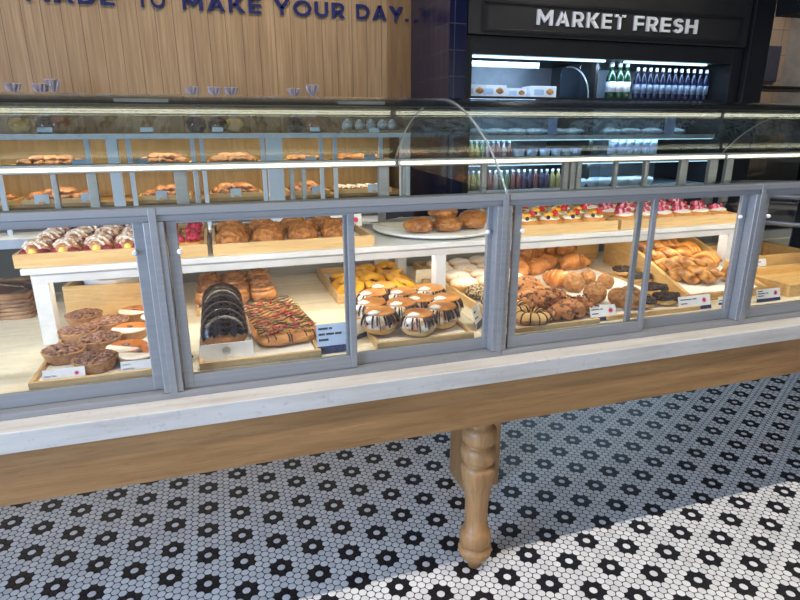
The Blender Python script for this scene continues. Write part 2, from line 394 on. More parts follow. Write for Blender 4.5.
# ================================================================== SETTING
def struct(name, mb, m, smooth=False): return tag(mb.build(name, m, smooth=smooth), kind='structure')
struct('floor', MB().box(-4, 7.2, -3, 6.2, -.05, 0), M['floor'])
struct('ceiling', MB().box(-4.1, 7.3, -3.1, 6.3, 3.3, 3.4), M['dark_ceiling'])
struct('wall_back', MB().box(-4.1, 1.405, 4.73, 4.83, 0, 3.3), M['planks'])
struct('wall_back_shaded', MB().box(1.405, 1.606, 4.7285, 4.83, 0, 3.3), wood('shaded_plank_oak', srgb(112, 86, 56), srgb(134, 106, 74), 'z'))  # shaded end of the plank wall, its shade put into a darker oak
struct('wall_column', MB().box(1.607, 1.735, 3.92, 4.83, 0, 3.3), M['navyt'])
mb = MB(); mb.box(-4.1, -4, -3, -2.1, 0, 3.3); mb.box(-4.1, -4, .9, 6.3, 0, 3.3); mb.box(-4.1, -4, -2.1, .9, 0, .75); mb.box(-4.1, -4, -2.1, .9, 2.75, 3.3)
struct('wall_left', mb, M['plaster'])
mb = MB(); mb.box(-4.1, -1.4, -3.1, -3, 0, 3.3); mb.box(4.6, 7.3, -3.1, -3, 0, 3.3); mb.box(-1.4, 4.6, -3.1, -3, 0, .75); mb.box(-1.4, 4.6, -3.1, -3, 2.75, 3.3)
struct('wall_front', mb, M['plaster'])
struct('wall_right', MB().box(7.2, 7.3, -3, 6.3, 0, 3.3), M['plaster'])
struct('wall_tiled', MB().box(4.2, 7.2, 6.1, 6.3, 0, 3.3), M['beiget'])
def window(name, mb): return struct(name, mb, M['blackm'])
mb = MB(); mb.box(-4.08, -4.02, -2.1, .9, .75, .80); mb.box(-4.08, -4.02, -2.1, .9, 2.70, 2.75)
for y in (-2.1, -.63, .85): mb.box(-4.08, -4.02, y, y+.05, .75, 2.75)
window('window_1', mb)
mb = MB(); mb.box(-1.4, 4.6, -3.08, -3.02, .75, .80); mb.box(-1.4, 4.6, -3.08, -3.02, 2.70, 2.75)
for x in (-1.4, .6, 2.58, 4.55): mb.box(x, x+.05, -3.08, -3.02, .75, 2.75)
window('window_2', mb)

# ceiling downlights in a row over the front of the counter
for i, x in enumerate((-1.9, -.7, .5, 1.7, 2.9, 4.1)):
    t = thing('ceiling_downlight', 'small round ceiling downlight above the counter front', 'ceiling light', (x, .93, 3.3), group='downlights over the counter')
    MB().lathe([(.055, 3.27), (.07, 3.27), (.07, 3.30), (.055, 3.30)], 20, cx=x, cy=.93).build('ring', M['blackm'], t)
    MB().lathe([(0, 3.285), (.05, 3.285), (.05, 3.295), (0, 3.295)], 20, cx=x, cy=.93).build('lens', M['downl'], t)
    l = light('downlight_lamp', 'SPOT', (x, .86, 3.26), (0, 0, 0), 68, (1, .91, .81), spot_size=math.radians(120), spot_blend=.6, shadow_soft_size=.02)
    l.parent = t; l.location = (0, 0, -.04)

# unseen ceiling lamps added to brighten the plank wall and back case
for i, x in enumerate((-2.6, -1.3, 0, 1.1)):
    t = thing('wall_fill_light', 'added round ceiling lamp brightening the plank wall', 'ceiling light', (x, 3.55, 3.3), group='added lamps brightening the plank wall')
    MB().lathe([(.055, 3.27), (.07, 3.27), (.07, 3.30), (.055, 3.30)], 20, cx=x, cy=3.55).build('ring', M['blackm'], t)
    MB().lathe([(0, 3.285), (.05, 3.285), (.05, 3.295), (0, 3.295)], 20, cx=x, cy=3.55).build('lens', M['downl'], t)
    l = light('wall_fill_lamp', 'SPOT', (0, 0, 0), (.42, 0, 0), 84, (1, .86, .68), spot_size=math.radians(110), spot_blend=.8, shadow_soft_size=.05)
    l.parent = t; l.location = (0, 0, -.04)

for x, y, pw, nm in ((2.9, 2.95, 70, 'added round ceiling lamp brightening the market fresh sign'), (6.6, 4.7, 130, 'added round ceiling lamp brightening the beige tiled wall')):
    t = thing('ceiling_downlight', nm, 'ceiling light', (x, y, 3.3))  # added out of view to brighten the sign and the tiled wall
    MB().lathe([(.055, 3.27), (.07, 3.27), (.07, 3.30), (.055, 3.30)], 20, cx=x, cy=y).build('ring', M['blackm'], t)
    MB().lathe([(0, 3.285), (.05, 3.285), (.05, 3.295), (0, 3.295)], 20, cx=x, cy=y).build('lens', M['downl'], t)
    l = light('downlight_lamp', 'SPOT', (0, 0, 0), (.55 if y < 4 else .75, 0, 0), pw, (1, .93, .85), spot_size=math.radians(100), spot_blend=.8, shadow_soft_size=.05)
    l.parent = t; l.location = (0, 0, -.04)

# ================================================================== COUNTER TABLE
t = thing('counter_table', 'long oak counter table with pale limed worktop and turned legs', 'table', (.765, 1.525, 0))
MB().box(-1.9, 4.9, 1.43, 2.70, .7545, .8105, .003).build('worktop', M['worktop'], t)
MB().box(-1.88, 4.88, 1.442, 1.475, .6075, .7545, .002).build('apron', M['oak'], t)
MB().box(-1.88, 4.88, 2.65, 2.68, .6075, .7545, .002).build('apron', M['oak'], t)
def leg(x, y):
    prof = [(.0225, 0), (.0245, .020)]
    for py, wpx in ((557.5, 17), (556, 22), (554, 27), (551, 31.5), (547, 33.5), (544.5, 32.5), (543.5, 27), (542.5, 26), (541.5, 29), (538, 31.5), (534, 31), (530, 29.5), (527.5, 26), (526.5, 22.5), (515, 22.5), (500, 23.5), (490, 26), (480, 30.5), (472, 34), (467, 35), (464, 33.5), (462.5, 28), (461.5, 26), (460.5, 31), (457, 35), (452, 36.5), (447.5, 35), (444.5, 30), (443.5, 24), (442.5, 30), (439, 34.5), (434, 35.5), (429, 34), (426, 29), (425, 24), (423, 24)):
        p = V(477, py, 1.525); dep = (p-CAM).dot(_F); prof.append((wpx/2*dep/570, max(.021, p.z)))
    prof.append((prof[-1][0], .75))
    a = [prof[0]]
    for p in prof[1:]:
        if p[1] > a[-1][1]+.0005: a.append(p)
    MB().lathe(a, 36, cx=x, cy=y).build('leg', M['oak_leg'], t, smooth=True)
leg(.765, 1.528); leg(-1.7, 1.528); leg(3.4, 1.528)
MB().box(.905, 1.07, 1.935, 2.10, 0, .7545, .004).build('support_post', wood('oak_post', srgb(150, 108, 66), srgb(176, 134, 86), 'z'), t)
MB().box(-1.8, -1.63, 1.935, 2.10, 0, .7545, .004).build('support_post', M['oak_leg'], t)

# ================================================================== DISPLAY CASES
ARCH = [(1.509, 1.319), (1.53, 1.348), (1.551, 1.372), (1.601, 1.421), (1.653, 1.464), (1.723, 1.508), (1.788, 1.541), (1.85, 1.566), (1.917, 1.588), (1.99, 1.603), (2.05, 1.607), (2.14, 1.601), (2.245, 1.583), (2.33, 1.557), (2.403, 1.527), (2.48, 1.484), (2.55, 1.430), (2.598, 1.385), (2.625, 1.352)]
def smooth_poly(p, n=3):
    for _ in range(n):
        q = [p[0]]
        for a, b in zip(p, p[1:]):
            q += [(a[0]*.75+b[0]*.25, a[1]*.75+b[1]*.25), (a[0]*.25+b[0]*.75, a[1]*.25+b[1]*.75)]
        p = q+[p[-1]]
    return p
ARC = smooth_poly(ARCH, 2)
def offset(p, d):
    o = []
    for i, q in enumerate(p):
        a = p[max(0, i-1)]; b = p[min(len(p)-1, i+1)]; tx, tz = b[0]-a[0], b[1]-a[1]; L = math.hypot(tx, tz)
        o.append((q[0]+tz/L*d, q[1]-tx/L*d))
    return o
J = [-1.119, -.152, .815, 1.782, 2.749, 3.716]
def case(x0, x1, label, right_end=True, left_end=False, mids=(None, None)):
    t = thing('display_case', label, 'display case', ((x0+x1)/2, 2.05, .8105))
    A = M['alu']; xm = (x0+x1)/2
    MB().box(x0+.002, x1-.002, 1.56, 2.62, .8115, .855).build('deck', M['deck'], t)
    mb = MB(); mb.box(x0+.001, x1-.001, 1.497, 1.555, 1.299, 1.318, .002); mb.box(x0+.001, x1-.001, 1.503, 1.553, 1.284, 1.2985, .001)
    mb.build('top_rail', A, t)
    MB().box(x0+.001, x1-.001, 1.50, 1.556, .8115, .828, .001).build('sill_track', A, t)
    for k, (a, b) in enumerate(((x0, xm), (xm, x1))):
        for (u, v_, yy) in ((a, mids[k][1], 1.512), (mids[k][0], b, 1.530)):
            d = MB(); e0 = u+.026 if u == a else u; e1 = v_-.026 if v_ == b else v_
            for s0, sw in ((e0, .026 if u == a else .019), (e1-(.026 if v_ == b else .019), .026 if v_ == b else .019)): d.box(s0, s0+sw, yy, yy+.013, .829, 1.2835, .002)
            d.box(e0+.0192, e1-.0192, yy+.001, yy+.0122, .829, .866, .001); d.box(e0+.0192, e1-.0192, yy+.001, yy+.0122, 1.276, 1.283, .001)
            dd = d.build('sliding_door', A, t)
            MB().box(e0+.015, e1-.015, yy+.004, yy+.009, .86, 1.28).build('pane', M['pane'], dd)
            kx = e0+.027 if u == a else e1-.027
            MB().lathe([(0, 0), (.006, 0), (.007, .006), (.004, .011), (0, .011)], 10, M=Matrix.Translation((kx, yy, 1.205)) @ Matrix.Rotation(PI/2, 4, 'X')).build('knob', M['knob'], dd)
    for x in (x0+.012, xm, x1-.012) if left_end else (xm, x1):
        p = MB(); p.box(x-.024, x+.024, 1.499, 1.556, .829, 1.2835, .002); p.box(x-.009, x+.009, 1.495, 1.499, .829, 1.318, .001)
        p.build('post', A, t)
    gl = ARC; inn = offset(gl, .006)
    MB().prism(gl+inn[::-1], 'x', x0+.003, x1-.003).build('curved_glass', M['curved'], t, smooth=False)
    for xe, on in ((x1-.004, right_end), (x0+.004, left_end)):
        if not on: continue
        e = MB().prism(offset(gl, .007), 'x', xe-.003, xe+.003).build('end_glass', M['pane'], t)
        MB().tube([(xe, y, z) for y, z in offset(gl, .004)], .0035, 6).build('edge_trim', M['edge'], e, smooth=True)
    # rear header with its lamp, sill and sliding frames
    MB().box(x0+.002, x1-.002, 2.585, 2.63, 1.332, 1.366, .002).build('rear_header', A, t)
    ls = MB().box(x0+.015, x1-.015, 2.576, 2.5845, 1.341, 1.354, .002).build('led_strip', M['led'], t)
    fs = MB().box(x0+.03, x1-.03, 1.546, 1.552, 1.276, 1.2835).build('front_fill_bar', M['alu'], t)  # bar and lamp added under the top rail to brighten the pastries
    l = light('front_fill_lamp', 'AREA', (0, 0, 0), (0, 0, 0), 4.6, (1, .89, .71), shape='RECTANGLE', size=x1-x0-.1, size_y=.012)
    l.parent = t; l.rotation_euler = (.85, 0, 0); l.location = (0, 1.556-2.05, 1.272-.8105)
    MB().box(x0+.002, x1-.002, 2.585, 2.63, .8115, .90, .002).build('rear_sill', A, t)
    return t
def rear_stiles(t, xs):
    for x, wd in xs: MB().box(x-wd/2, x+wd/2, 2.595, 2.618, .90, 1.332, .002).build('rear_stile', M['alu'], t)
ca = case(J[0], J[2], 'left curved glass pastry case with tarts, chocolate doughnuts and iced buns', True, True, ((-.64, -.61), (.325, .352)))
cb_ = case(J[2], J[4], 'middle curved glass pastry case with croissants and fruit danishes', True, False, ((1.30, 1.362), (2.25, 2.30)))
cc = case(J[4], 4.683, 'right hand curved glass pastry case at the far end', True, False, ((3.2, 3.25), (4.17, 4.21)))
rear_stiles(ca, ((-.604, .02), (-.469, .035), (-.134, .05), (-.071, .02), (.328, .02), (.381, .02), (.75, .05)))
rear_stiles(cb_, ((.851, .02), (1.266, .03), (1.727, .03), (1.769, .03), (1.806, .03), (2.035, .02), (2.229, .025), (2.479, .05), (2.684, .06)))
rear_stiles(cc, ((2.80, .05), (3.6, .03), (4.5, .05)))
# dark crown profile under the top of the glass, with two perforated strips on it
for t, x0, x1 in ((ca, J[0], J[2]), (cb_, J[2], J[4]), (cc, J[4], 4.683)):
    MB().box(x0+.01, x1-.01, 1.985, 2.055, 1.574, 1.5945, .002).build('crown_profile', M['charcoal'], t)
for xa, xb in ((113, 168), (338, 385)):
    a = V(xa, 98, 1.98); b = V(xb, 99, 1.98)
    MB().box(a.x, b.x, 1.9825, 1.9848, 1.579, 1.589).build('perforated_strip', plain('grey_perforated', (.40, .42, .43), .6), ca)

# white risers (second level) inside the cases
def riser(x0, x1, legs, label):
    t = thing('riser_shelf', label, 'shelf', ((x0+x1)/2, 2.2, .855)); m = M['riser']
    MB().box(x0, x1, 1.900, 2.46, 1.084, 1.103, .002).build('shelf_top', m, t)
    mb = MB(); mb.box(x0+.02, x1-.02, 1.915, 1.933, 1.054, 1.084); mb.box(x0+.02, x1-.02, 2.42, 2.44, 1.054, 1.084); mb.box(x0+.02, x0+.04, 1.933, 2.42, 1.054, 1.084); mb.box(x1-.04, x1-.02, 1.933, 2.42, 1.054, 1.084)
    mb.build('apron', m, t)
    MB().box(x0+.06, x1-.06, 1.94, 1.958, 1.0765, 1.0838).build('under_shelf_fill_bar', M['tub'], t)  # bar and lamp added below the shelf to brighten the lower trays
    l = light('shelf_fill_lamp', 'AREA', (0, 0, 0), (.35, 0, 0), 1.9*(x1-x0)/1.4, (1, .88, .68), shape='RECTANGLE', size=x1-x0-.15, size_y=.012)
    l.parent = t; l.location = (0, 1.949-2.2, 1.0745-.855)
    for x, wd in legs:
        for y in (1.916, 2.385): MB().box(x-wd/2, x+wd/2, y, y+.05, .855, 1.054, .002).build('leg', m, t)
riser(-.572, 2.185, ((-.530, .044), (.772, .040), (2.145, .045)), 'long white riser shelf inside the cases, carrying the upper trays')

# ================================================================== TRAYS
def tray(label, FL, FR, depth, h=.045, z=.855, liner=True, name='wooden_tray', dl=None):
    """FL/FR: front corners on the deck; rear runs straight back"""
    FL = Vector((FL[0], FL[1], z)); FR = Vector((FR[0], FR[1], z)); w_ = (FR-FL).length; rz = math.atan2(FR.y-FL.y, FR.x-FL.x)
    t = thing(name, label, 'tray', (FL+FR)/2, rz); W = w_/2; tk = .011
    MB().box(-W+tk, W-tk, tk, depth-tk, 0, .010).build('base', M['tray'], t, world=False)
    mb = MB(); mb.box(-W, W, 0, tk, 0, h, .0015); mb.box(-W, W, depth-tk, depth, 0, h, .0015); mb.box(-W, -W+tk, tk, depth-tk, 0, h, .0015); mb.box(W-tk, W, tk, depth-tk, 0, h, .0015)
    mb.build('rim', M['tray'], t, world=False)
    if liner: MB().box(-W+tk+.003, W-tk-.003, tk+.003, depth-tk-.003, .0102, .0118).build('paper_liner', M['paper'], t, world=False)
    return t
def q(px, py, z=.855): p = G(px, py, z); return (p.x, p.y)
DZ = .8675   # top of a lined tray on the deck
tray('shallow wooden tray of pecan tarts and pumpkin custard tarts', (-.502, 1.562), (-.19, 1.562), .55, .022)
tray('shallow wooden tray under chocolate doughnuts and the almond slab', (-.086, 1.562), (.255, 1.560), .47, .022)
tray('wooden tray of cinnamon rolls behind the chocolate doughnuts', (-.105, 2.072), (.190, 2.072), .42, .03)
tray('wooden tray of yellow glazed ring doughnuts', (.408, 2.06), (.758, 2.06), .46, .036)
tray('wooden tray of chocolate striped iced buns', (.425, 1.562), (.748, 1.562), .46, .022)
tray('wooden tray of sugar dusted doughnuts beside the centre post', (.868, 1.74), (1.18, 1.74), .78, .034)
tray('wooden tray of chocolate chip twists and a striped ring doughnut', (.895, 1.562), (1.222, 1.562), .165, .018)
tray('wooden tray of croissants, almond buns and chocolate crumb doughnuts', (1.26, 1.575), (1.668, 1.575), .80, .018)
UZ = 1.103; UD = 1.1155
tray('wooden tray of powdered cherry lattice danishes', (-.59, 1.92), (-.237, 1.92), .46, .041, UZ)
tray('narrow wooden tray holding raspberry tarts', (-.225, 1.92), (-.041, 1.92), .46, .041, UZ)
tray('wooden tray of round craggy ginger buns', (-.025, 1.92), (.520, 1.924), .42, .038, UZ)
tray('wooden tray of danishes topped with strawberry, peach and kiwi', (1.098, 1.92), (1.541, 1.92), .46, .041, UZ)
tray('wooden tray of pink berry danishes', (1.557, 1.92), (2.171, 1.92), .46, .041, UZ)

# ================================================================== PASTRIES
def P3(px, py, zc, zb): p = G(px, py, zc); return Vector((p.x, p.y, zb))
def R_(a=.3): return random.uniform(-a, a)

def ridged(p, fr, k):
    v = 0; a = 1
    for o in range(3): v += a*(1-2.2*abs(noise.noise(p*fr+Vector((k, o*3.1, 0))))); a *= .5; fr *= 2.1
    return v
# --- pecan tarts
def flute(k, n, z): return .02*math.cos(k*2*PI/n*18)
def nutbits(mb, n, R, z, s, seed, dome=.004):
    rnd = random.Random(seed)
    for i in range(n):
        r = R*math.sqrt(rnd.random()); a = rnd.random()*2*PI
        mb.blob(s*rnd.uniform(.7, 1.4), s*rnd.uniform(.4, .7), s*.5, sub=1, M=Matrix.Translation((r*math.cos(a), r*math.sin(a), z+dome*(1-(r/R)**2)+rnd.random()*.003)) @ Matrix.Rotation(rnd.random()*6, 4, 'Z') @ Matrix.Rotation(rnd.uniform(-.6, .6), 4, 'X'))
def pecan_tart():
    t = thing('pecan_tart', None, 'tart')
    MB().lathe([(.045, 0), (.050, .004), (.061, .034), (.062, .037), (.058, .037), (.054, .03)], 72, flute=flute).build('crust', M['crust'], t, True, False)
    mb = MB(); mb.lathe([(.055, .030), (.04, .034), (0, .036)], 24); nutbits(mb, 150, .055, .0345, .0085, 3, .010); mb.build('pecan_filling', M['pecan'], t, True, False)
    return t
pt = Proto(pecan_tart())
PEC = [(83, 319, 'at the back left, by the pine crate'), (109, 326, 'at the back right, behind the orange custard tarts'), (77, 336, 'on the left in the middle row'), (99, 345, 'on the right in the middle row'), (61, 358, 'at the front left of its tray'), (92, 368, 'at the front right, behind the handwritten card')]
for i, (x, y, s_) in enumerate(PEC):
    p = P3(x, y, .89, DZ); p.y = 1.640+(p.y-1.59)*.94
    pt.put(p, R_(3), 'pecan tart '+s_, 'pecan tarts', .93)
def pumpkin_tart():
    t = thing('pumpkin_tart', None, 'tart')
    MB().lathe([(.045, 0), (.05, .004), (.059, .030), (.060, .032), (.056, .032), (.053, .028)], 72, flute=flute).build('crust', M['crust'], t, True, False)
    def half(a0, a1, z):
        pts = [(0.0555*math.cos(a0+(a1-a0)*k/20), .0555*math.sin(a0+(a1-a0)*k/20)) for k in range(21)]
        return MB().prism(pts, 'z', z-.006, z)
    half(-.45, PI-.15, .0340).build('pumpkin_custard', M['pumpkin'], t, False, False); half(PI-.15, 2*PI-.45, .0345).build('cream_half', M['cream'], t, False, False)
    mb = MB()
    for s in (-1, 1): mb.blob(.011, .005, .004, (0, s*.004, .038), .002, 90, 2, 2)
    mb.build('pecan_half', M['pecan'], t, True, False); return t
ku = Proto(pumpkin_tart())
PUM = [(134, 313, 'at the back, nearest the pine crate'), (129, 331, 'second from the back, beside the pecan tarts'), (125, 350, 'third from the back, right of the front pecan tarts'), (144, 363, 'at the front, behind the custard tart card'), (150, 324, 'in the hidden right column, half behind the door frame')]
for i, (x, y, s_) in enumerate(PUM):
    p = P3(x, y, .897, DZ); p.x = min(p.x, -.255)
    if i == 4: p = Vector((-.222, 1.99, DZ))
    if i == 3: p = Vector((-.245, 1.648, DZ))
    if i < 3: p.y += .03
    ku.put(p, R_(.25), 'orange and white custard tart '+s_, 'pumpkin custard tarts', .95)

# --- chocolate glazed doughnuts leaning in a paper sleeve
def choc_donut():
    t = thing('chocolate_doughnut', None, 'doughnut')
    prof = [(0, 0), (.04, .0), (.058, .006), (.066, .017), (.064, .026)]
    MB().lathe(prof[:-1]+[(.060, .024), (.050, .036), (.034, .042), (.0, .043)], 28).build('dough', M['dough'], t, True, False)
    mb = MB(); mb.lathe([(.0595, .003), (.0665, .010), (.0672, .016), (.064, .026), (.054, .037), (.038, .045), (.018, .048), (0, .046)], 48)
    kill = [v for v in mb.bm.verts if v.co.y < -.026+.003*math.sin(v.co.x*130)]
    bmesh.ops.delete(mb.bm, geom=kill, context='VERTS')
    mb.build('chocolate_glaze', M['choc'], t, True, False); return t
cdn = Proto(choc_donut())
for i, (y, s_) in enumerate(((1.675, 'front of'), (1.755, 'second of'), (1.835, 'third of'), (1.915, 'fourth of'), (1.99, 'last and hindmost of'))):
    cdn.put((-.012, y, .925), 0, 'dark chocolate glazed doughnut leaning upright, '+s_+' the row in the paper sleeve', 'leaning chocolate doughnuts', 1.0, rx=math.radians(64))
t = thing('paper_sleeve', 'white paper sleeve holding the leaning chocolate doughnuts', 'paper sleeve', (-.012, 1.75, DZ))
mb = MB(); mb.box(-.083, .062, 1.60, 1.603, DZ, .915); mb.box(-.083, .062, 1.603, 2.02, DZ, DZ+.003); mb.box(-.085, -.083, 1.60, 2.02, DZ, .905); mb.box(.062, .064, 1.60, 2.02, DZ, .905)
mb.build('sleeve', M['paper'], t)
mb = MB(); mb.torus(.0105, .0008, n=24, m=6, M=Matrix.Translation((-.01, 1.5995, .893)) @ Matrix.Rotation(PI/2, 4, 'X'))
for k in range(2): mb.torus(.004, .0008, (-.004+.008*k, 0, 0), n=14, m=6, M=Matrix.Translation((-.01, 1.5995, .893)) @ Matrix.Rotation(PI/2, 4, 'X'))
mb.build('round_emblem', plain('grey_print', (.35, .36, .38), .6), t)

# --- almond slab
def slab():
    t = thing('almond_slab', 'large almond pastry slab with red fruit pieces and chocolate drizzle', 'pastry', (.158, 1.83, DZ), math.radians(7))
    def up(p, n):
        s = .36; k = Vector((math.copysign(abs(n.x)**s, n.x), math.copysign(abs(n.y)**s, n.y), math.copysign(abs(n.z)**.6, n.z)))
        return Vector((k.x*.100, k.y*.190, .019+k.z*.019+.005*math.cos(k.x*9)*math.cos(k.y*12) + .003*noise.noise(k*5)))
    MB().blob(1, 1, 1, sub=5, fn2=up).build('pastry_base', M['slab'], t, True, False)
    rnd = random.Random(5); mb = MB()
    for i in range(260): mb.blob(.007, .0045, .002, sub=1, M=Matrix.Translation((rnd.uniform(-.09, .09), rnd.uniform(-.175, .175), .042+rnd.uniform(-.001, .004))) @ Matrix.Rotation(rnd.random()*6, 4, 'Z') @ Matrix.Rotation(rnd.uniform(-.5, .5), 4, 'X'))
    mb.build('almond_flakes', M['almonds'], t, True, False)
    mb = MB()
    for i in range(26): mb.blob(.014, .008, .007, sub=2, amp=.003, fr=90, seed=i, M=Matrix.Translation((rnd.uniform(-.085, .085), rnd.uniform(-.16, .17), .043)) @ Matrix.Rotation(rnd.random()*6, 4, 'Z'))
    mb.build('fruit_pieces', M['fruit'], t, True, False)
    mb = MB()
    for i in range(15):
        y = -.17+i*.024; mb.tube([(-.094+.02*k, y+.012*math.sin(k*1.6+i)+.004*k, .045+.002*math.sin(k*2.1)) for k in range(10)], .0019, 5)
    for x, e in ((-.075, .030), (-.052, .036), (-.012, .018), (-.004, .014), (.041, .034), (.066, .026)): mb.tube([(x, -.178, .042), (x+.003, -.190, .035), (x+.005, -.1915, e*.8)], .0021, 5)
    mb.build('chocolate_drizzle', M['drizzle'], t, True, False)
slab()

# --- cinnamon rolls (rear tray)
def swirl(name, mat, r, h, turns=2.4, seed=0):
    t = thing(name, None, 'roll')
    MB().blob(r, r, h*.55, (0, 0, h*.5), .004, 30, seed, 3, flat=-h*.5).build('dough', mat, t, True, False)
    pts = [(r*.86*(1-k/46)*math.cos(turns*2*PI*k/46)+.001, r*.86*(1-k/46)*math.sin(turns*2*PI*k/46), h*.88+h*.16*(k/46)) for k in range(45)]
    MB().tube(pts, lambda q_: .009*(1-.35*q_), 6).build('spiral', mat, t, True, False)
    mb = MB(); rnd = random.Random(seed)
    for i in range(9): mb.blob(.007, .004, .003, sub=1, M=Matrix.Translation((rnd.uniform(-r, r)*.6, rnd.uniform(-r, r)*.6, h*1.08)) @ Matrix.Rotation(rnd.random()*6, 4, 'Z'))
    mb.build('nut_crumbs', M['pecan'], t, True, False); return t
fr = Proto(swirl('cinnamon_roll', M['fritter'], .054, .064))
rows = ('front', 'middle', 'back'); cols = ('left', 'middle', 'right')
for r in range(3):
    for c in range(3):
        fr.put((-.055+.0975*c+R_(.004), 2.15+.125*r+R_(.006), DZ), R_(3), 'glossy brown cinnamon roll, %s of the %s row behind the chocolate doughnuts' % (cols[c], rows[r]), 'cinnamon rolls', .93+R_(.04))

# --- yellow glazed rings
def ring(name, dough, glaze, R=.037, r=.021, gl=1.06):
    t = thing(name, None, 'doughnut')
    MB().torus(R, r, (0, 0, r*.9), sz=.9, amp=.003, fr=30, n=32, m=14).build('dough', dough, t, True, False)
    MB().torus(R, r*gl, (0, 0, r*.9), a0=.15, a1=PI-.1, sz=.95, amp=.003, fr=30, n=36, m=12, wave=.2).build('glaze', glaze, t, True, False); return t
hd = Proto(ring('ring_doughnut', M['dough'], M['honey'], .0375, .0165, 1.07))
for r in range(4):
    for c in range(3):
        if r == 3 and c == 0: continue
        hd.put((.475+.108*c+.006*r+R_(.004), 2.128+.1*r+R_(.005), DZ+.003), R_(3), 'yellow glazed ring doughnut, %s of the %s row in its tray' % (cols[c] if r < 3 else ('', 'left', 'right')[c], ('front', 'second', 'third', 'last')[r]), 'yellow glazed ring doughnuts', 1.09+R_(.04), rx=.38 if r == 0 else .30)

# --- chocolate striped iced buns
def iced_bun():
    t = thing('iced_bun', None, 'bun')
    MB().blob(.052, .052, .034, (0, 0, .034), .003, 25, 1, 3, flat=-.028).build('dough', M['pale'], t, True, False)
    MB().lathe([(.0535, .030), (.054, .038), (.048, .054), (.043, .062), (.030, .067)], 32, flute=lambda k, n, z: .03*math.sin(k*2*PI/n*7)+.01*math.sin(k*2*PI/n*3) if z < .035 else .01*math.sin(k*5)).build('thin_icing', M['tanicing'], t, True, False)
    MB().blob(.044, .044, .010, (.005, .006, .067), .004, 40, 4, 3).build('cookie_lid', M['gold'], t, True, False)
    MB().blob(.022, .012, .007, (-.022, -.014, .0715), .004, 60, 2, 3).blob(.017, .012, .012, (-.036, -.022, .056), .004, 60, 7, 3).build('cream_dollop', M['icing'], t, True, False)
    mb = MB()
    rnd = random.Random(12); a = -PI*1.02
    while a < .12:
        L = rnd.uniform(.014, .036); wv = rnd.uniform(.0016, .0042)
        pr = [(.043, .066), (.049, .061), (.0535, .052), (.0562, .043), (.0568, .036), (.0558, .026), (.0555, .020)]
        pts = [(rr*math.cos(a+j*.015), rr*math.sin(a+j*.015), z) for j, (rr, z) in enumerate(pr) if z > .068-L-.010]
        if len(pts) > 1: mb.tube(pts, lambda q_: wv*(1-.3*q_), 6)
        a += rnd.uniform(.10, .36)
    mb.build('chocolate_stripes', M['drizzle'], t, True, False); return t
ib = Proto(iced_bun())
SW = [(.462, 1.677, 'at the front left of its tray'), (.575, 1.625, 'foremost of all, at the middle of the tray'), (.672, 1.672, 'at the front right of its tray'), (.556, 1.745, 'second row, just behind the foremost bun'), (.466, 1.792, 'left edge, second from the front'), (.640, 1.785, 'second row, right of the middle'), (.722, 1.76, 'right edge, second from the front'), (.500, 1.90, 'left of the third row'), (.606, 1.88, 'middle of the third row'), (.712, 1.885, 'right of the third row, by the shelf leg'), (.56, 1.975, 'hindmost, in front of the yellow rings')]
for x, y, s_ in SW: ib.put((x, y-.012, DZ), R_(.25), 'white iced bun with chocolate stripes, '+s_, 'chocolate striped iced buns', 1.09+R_(.03))

# --- sugar dusted doughnuts and crumb doughnuts
def round_d(name, mat, r=.056, h=.05, seed=1, cat='doughnut', amp=.003):
    t = thing(name, None, cat)
    MB().blob(r, r, h*.55, (0, 0, h*.52), amp, 26, seed, 3, flat=-h*.46).build('dough', mat, t, True, False); return t
def single(name, cat, mb, mat, smooth=True):
    return tag(mb.build(name, mat, smooth=smooth), 'x', cat)
sg = Proto(single('sugared_doughnut', 'doughnut', MB().blob(.058, .058, .029, (0, 0, .028), .003, 26, 3, 4, flat=-.025), M['sugar']))
for r in range(4):
    for c in range(3):
        if r == 0 and c > 2: continue
        sg.put((.928+.108*c+.02*(r % 2), 2.05+.115*r, DZ), R_(3), 'icing sugar dusted round doughnut, %s of the %s row beside the centre post' % (cols[c], ('front', 'second', 'third', 'last')[r]), 'sugar dusted doughnuts', 1+R_(.05))
cr = Proto(single('crumb_doughnut', 'doughnut', MB().blob(.052, .052, .029, (0, 0, .027), .006, 60, 5, 4, flat=-.025), M['crumb']))
for x, y, s_ in ((.935, 1.93, 'behind, next to the sugared doughnuts'), (.945, 1.815, 'in front, beside the centre post'), (1.05, 1.93, 'behind, hidden by the centre post')):
    cr.put((x, y, DZ), R_(3), 'doughnut in pale and dark chocolate crumbs, '+s_, 'chocolate crumb doughnuts')

# --- chocolate chip twists and drizzled rings (front right of centre post)
def twist_loaf(name, mat, L=.19, r=.034, strands=2, tw=2.2, cat='pastry', top=None):
    t = thing(name, None, cat); N = 34; mb = MB()
    for s in range(strands):
        pts = []
        for k in range(N):
            u = k/(N-1); a = 2*PI*s/strands+u*tw*2*PI; e = math.sin(PI*min(max(u, .02), .98))**.45
            pts.append(((u-.5)*L, r*.48*math.cos(a)*e, r*.85+r*.42*math.sin(a)*e))
        mb.tube(pts, lambda q_: r*.60*max(.25, math.sin(PI*min(max(q_, .03), .97)))**.4, 10)
    mb.build('twisted_dough', mat, t, True, False)
    if top:
        rnd = random.Random(9); m2 = MB()
        for i in range(90):
            u = rnd.uniform(-.45, .45); a = rnd.uniform(.2, PI-.2)
            m2.blob(.007, .005, .004, sub=1, M=Matrix.Translation((u*L, r*1.02*math.cos(a), r*.8+r*.98*math.sin(a))) @ Matrix.Rotation(rnd.random()*6, 4, 'Z'))
        m2.build('topping', top, t, True, False)
    return t
tl = Proto(twist_loaf('chocolate_chip_twist', M['chipbun'], .20, .040, 2, 1.8, top=M['nut']))
